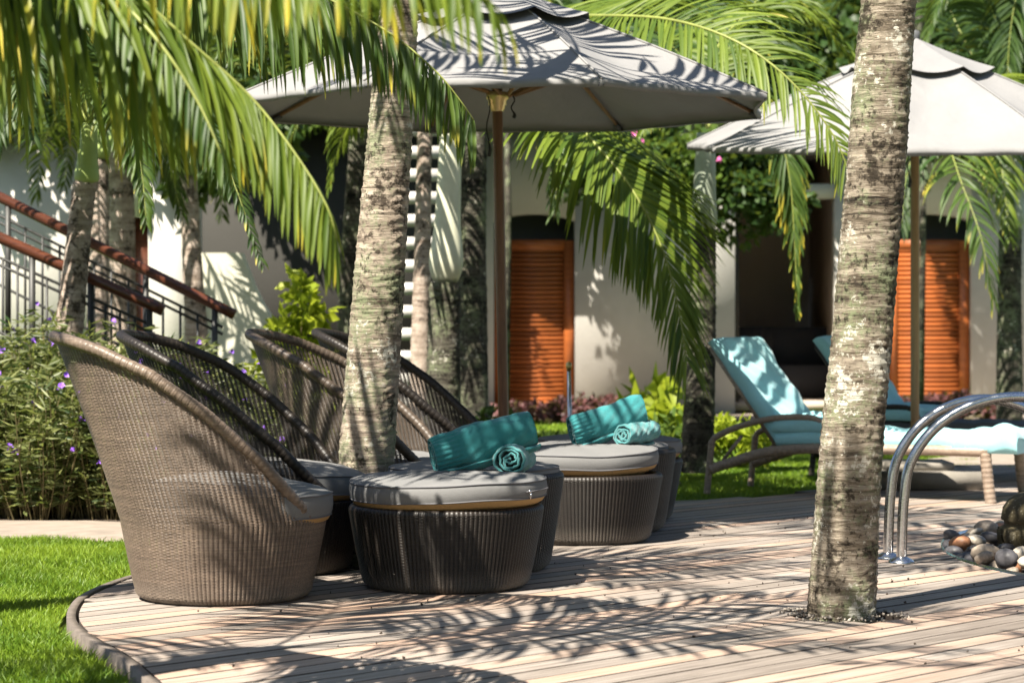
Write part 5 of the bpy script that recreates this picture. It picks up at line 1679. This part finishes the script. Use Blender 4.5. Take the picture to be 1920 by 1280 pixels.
bl = thing('white_building', 'white rendered garden building with two arched door openings and an open room', 'building', (wx(1300), DF, 0))
def wallbox(px0, px1, z0, z1, mat='wall_white', dy=0.0, th=0.30, name='wall'):
    m = MB(); m.box(((wx(px0) + wx(px1)) / 2, DF + th / 2 + dy, (z0 + z1) / 2), (wx(px1) - wx(px0), th, z1 - z0))
    return put_world(name, m, M[mat], bl)
D1, D2, RM = (926, 1078), (1665, 1822), (1378, 1566)
TOPZ = 3.55
wallbox(878, D1[0], -0.1, TOPZ)
wallbox(D1[1], RM[0], -0.1, TOPZ)
wallbox(RM[1], D2[0], -0.1, TOPZ)
wallbox(D2[1], 2080, -0.1, TOPZ)
def arch_head(px0, px1, zs, rise):
    """wall above an opening with a shallow arched soffit"""
    x0, x1 = wx(px0) - 0.001, wx(px1) + 0.001
    m = MB(); n = 16
    V = []
    for i in range(n + 1):
        f = i / n
        z = zs + rise * math.sin(math.pi * f) ** 0.7
        for y in (DF + 0.002, DF + 0.298):
            V += [(x0 + (x1 - x0) * f, y, z), (x0 + (x1 - x0) * f, y, TOPZ - 0.002)]
    Q = []
    for i in range(n):
        a, b = i * 4, i * 4 + 4
        Q += [[a, b, b + 1, a + 1], [a + 2, a + 3, b + 3, b + 2], [a, a + 2, b + 2, b], [a + 1, b + 1, b + 3, a + 3]]
    m.add(V, Q)
    put_world('arched_lintel', m, M['wall_white'], bl)
arch_head(*D1, wz(415), 0.09)
arch_head(*D2, wz(415), 0.09)
m = MB(); m.box(((wx(RM[0]) + wx(RM[1])) / 2, DF + 0.15, (wz(372) + wz(345)) / 2), (wx(RM[1]) - wx(RM[0]) - 0.004, 0.28, wz(345) - wz(372)))
put_world('beam', m, M['wall_white'], bl)
# open room behind the beam
x0, x1 = wx(RM[0] - 60), wx(RM[1] + 40)
for nm, c, s in (('room_back_wall', ((x0 + x1) / 2, DF + 4.2, 1.75), (x1 - x0, 0.1, 3.5)), ('room_side_wall', (x0, DF + 2.25, 1.75), (0.1, 3.8, 3.5)), ('room_side_wall', (x1, DF + 2.25, 1.75), (0.1, 3.8, 3.5)), ('room_ceiling', ((x0 + x1) / 2, DF + 2.25, 3.3), (x1 - x0, 3.8, 0.1)), ('room_floor', ((x0 + x1) / 2, DF + 2.2, 0.05), (x1 - x0, 3.8, 0.1))):
    m = MB(); m.box(c, s); put_world(nm, m, M['wall_tan'], bl)
m = MB(); m.tube([(wx(1384), DF + 0.4, 0), (wx(1384), DF + 0.4, 3.3)], 0.05, 12)
put_world('post', m, M['wall_grey'], bl)
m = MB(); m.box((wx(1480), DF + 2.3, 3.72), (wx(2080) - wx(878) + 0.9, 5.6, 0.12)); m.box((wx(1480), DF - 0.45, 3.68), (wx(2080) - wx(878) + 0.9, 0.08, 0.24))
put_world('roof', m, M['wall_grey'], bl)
arch_door(*D1, 446, 'orange louvred door right of the dark umbrella pole', bl)
arch_door(*D2, 446, 'orange louvred door behind the pale umbrella pole at the right', bl)
t = thing('picture_panel', 'narrow ochre framed panel on the back wall of the open room', 'picture', (at(1552, 32.6), DF + 4.1, 1.9))
m = MB(); m.box((0, 0, 0), (0.34, 0.03, 1.15)); put('canvas', m.mesh('canvas'), M['painting'], t, True)
m = MB()
for sx in (-1, 1): m.box((sx * 0.19, -0.005, 0), (0.05, 0.05, 1.25))
for sz in (-1, 1): m.box((0, -0.005, sz * 0.60), (0.328, 0.05, 0.05))
put('frame', m.mesh('frame'), M['pole_light'], t, True)
t = thing('dark_sofa', 'dark upholstered sofa inside the open room behind the loungers', 'sofa', (at(1465, 30.5), 30.5, 0.1))
m = MB(); m.box((0, 0, 0.22), (1.3, 0.8, 0.40)); put('seat', m.mesh('seat'), M['sofa'], t, True)
m = MB(); m.box((0, 0.36, 0.62), (1.3, 0.22, 0.55), 0, R(-8)); put('backrest', m.mesh('backrest'), M['sofa'], t, True)
m = MB(); m.box((-0.36, 0.1, 0.66), (0.5, 0.16, 0.48), 0, R(-18)); put('cushion', m.mesh('cushion'), M['sofa'], t, True)
for sx in (-1, 1):
    m = MB(); m.box((sx * 0.72, 0, 0.32), (0.16, 0.8, 0.60)); put('arm', m.mesh('arm'), M['sofa'], t, True)

# white slatted screen behind the patchy trunk
sc = thing('slatted_screen', 'white horizontal slatted screen behind the pinkish palm trunk', 'screen', (at(758, 24.5), 24.5, 0))
m = MB(); m.box((0, 0, 0), (0.86, 0.05, 0.125)); smm = m.mesh('slat'); smm.materials.append(M['wall_white'])
for k in range(13):
    put('slat', smm, None, sc, True, (0, 0, 0.25 + k * 0.235))
for sx in (-1, 1):
    m = MB(); m.box((sx * 0.40, 0.06, 1.6), (0.07, 0.07, 3.3)); put('post', m.mesh('post'), M['wall_white'], sc, True)
# left building with its own pieces
lb = thing('garden_wall_building', 'shaded grey rendered building behind the slatted screen and the left palms', 'building', (at(500, 27.5), 27.5, 0))
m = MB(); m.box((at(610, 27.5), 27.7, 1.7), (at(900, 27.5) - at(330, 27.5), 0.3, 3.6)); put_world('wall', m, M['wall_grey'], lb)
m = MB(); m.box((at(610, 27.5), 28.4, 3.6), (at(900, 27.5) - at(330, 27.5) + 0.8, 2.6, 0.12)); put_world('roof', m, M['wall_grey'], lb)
lw = thing('left_white_house', 'white dappled house wall behind the stair rails at the left', 'building', (at(150, 24.0), 24.0, 0))
def lbox(nm, px0, px1, z0, z1, mat, y=24.0, th=0.3):
    m = MB(); m.box(((at(px0, 24) + at(px1, 24)) / 2, y + th / 2, (z0 + z1) / 2), (at(px1, 24) - at(px0, 24), th, z1 - z0)); return put_world(nm, m, M[mat], lw)
lbox('wall', -250, 238, -0.1, 3.2, 'wall_white'); lbox('wall', 278, 372, -0.1, 3.2, 'wall_white'); lbox('lintel', 238, 278, 2.15, 3.2, 'wall_white')
lbox('door', 239, 277, -0.05, 2.15, 'rail_wood', 24.18, 0.06)
lbox('roof', -300, 400, 3.22, 3.36, 'wall_grey', 23.85, 2.4)

# curved cream wall end
cwl = thing('curved_wall', 'cream garden wall whose end sweeps down in a curve above the chairs', 'wall', (at(450, 22.5), 22.5, 0))
dd = 22.5
prof = [(370, 474), (452, 474), (462, 500), (475, 535), (492, 570), (512, 602), (532, 628), (552, 650), (575, 668), (600, 682), (600, 840), (370, 840)]
pz = [P(a_, b_, dd) for a_, b_ in prof]
V = [(q[0], dd, q[2]) for q in pz] + [(q[0], dd + 0.28, q[2]) for q in pz]
n = len(prof)
me = bpy.data.meshes.new('wall')
off = OFF[cwl.name]
me.from_pydata([tuple(np.array(v) - off) for v in V], [], [list(range(n))[::-1], list(range(n, 2 * n))] + [[i, (i + 1) % n, n + (i + 1) % n, n + i] for i in range(n)])
put('wall', me, M['wall_cream'], cwl, True)

# ------------------------------------------------------------------ stairs with log handrails
st = thing('garden_stairs', 'stone garden stairs climbing left behind the flower bed', 'stairs', (-2.2, 16.1, 0))
for k in range(11):
    ht = 0.17 + 0.12 * k
    m = MB(); m.box((-2.25 - 0.322 * k, 16.1, ht / 2 - 0.05), (0.32, 1.15, ht + 0.05))
    put_world('step', m, M['stone'], st)
def handrail(label, p_end, p_far, seed, nb):
    p_end, p_far = np.array(p_end), np.array(p_far)
    v = p_far - p_end
    far = p_end + v * 1.7
    t = thing('stair_handrail', label, 'handrail', (p_end[0], p_end[1], 0), 0, 'red-brown log handrails of the stairs')
    m = MB(); pts = [p_end + (far - p_end) * f for f in np.linspace(0, 1, 30)]
    m.tube(pts, 0.038, 16)
    put_world('log', m, M['rail_wood'], t, True)
    for dz in (0.13, 0.18, 0.62):
        m = MB(); m.tube([p_end + (far - p_end) * f - [0, 0, dz] for f in (0.03, 1)], 0.010, 6)
        put_world('bar', m, M['iron'], t)
    for k in range(nb):
        f = 0.05 + 0.95 * k / nb
        q = p_end + (far - p_end) * f
        thick = k % 4 == 0
        m = MB(); m.tube([q - [0, 0, 0.03 if thick else 0.13], q - [0, 0, 0.95]], 0.022 if thick else 0.009, 8)
        put_world('post' if thick else 'baluster', m, M['iron'], t)
    return t
handrail('upper red-brown log handrail of the stairs, ending beside the curved wall', P(440, 590, 16.7), P(0, 370, 16.7), 1, 22)
handrail('lower red-brown log handrail of the stairs, ending behind the chair tops', P(306, 582, 15.55), P(0, 446, 15.55), 2, 18)

# ------------------------------------------------------------------ sprinkler pipe
t = thing('sprinkler_pipe', 'upright grey sprinkler pipe with a brass tip between the towel pairs', 'pipe', (at(1070, 15.2), 15.2, 0))
m = MB(); m.tube([(0, 0, -0.05), (-0.004, 0, 0.4), (-0.012, 0, 0.78)], [0.016, 0.015, 0.013], 12); put('pipe', m.mesh('pipe', True), M['steel'], t, True)
m = MB(); m.lathe([(0.0, 0.79), (0.014, 0.775), (0.019, 0.80), (0.019, 0.825), (0.0, 0.835)], 14, (-0.012, 0, 0)); put('nozzle', m.mesh('nozzle', True), M['brass'], t, True)

# fallen bits on the boards
bits = MB()
rng = np.random.default_rng(77)
for _ in range(260):
    x, y = rng.uniform(-1.2, 2.4), rng.uniform(7.3, 13.5)
    s_ = rng.uniform(0.003, 0.008)
    v = rot(np.array([[1, 0, 0], [-1, 0.3, 0], [0, 1, 0.2], [0, -0.6, 0.9]]) * s_, *rng.uniform(0, 6, 3)) + [x, y, 0.004]
    bits.add(v, None, [[0, 1, 2], [0, 2, 3], [0, 3, 1], [1, 3, 2]])
tag(put_world('litter', bits, M['soil'], None), 'tiny fallen seeds and crumbs scattered on the deck boards', 'litter', kind='stuff')
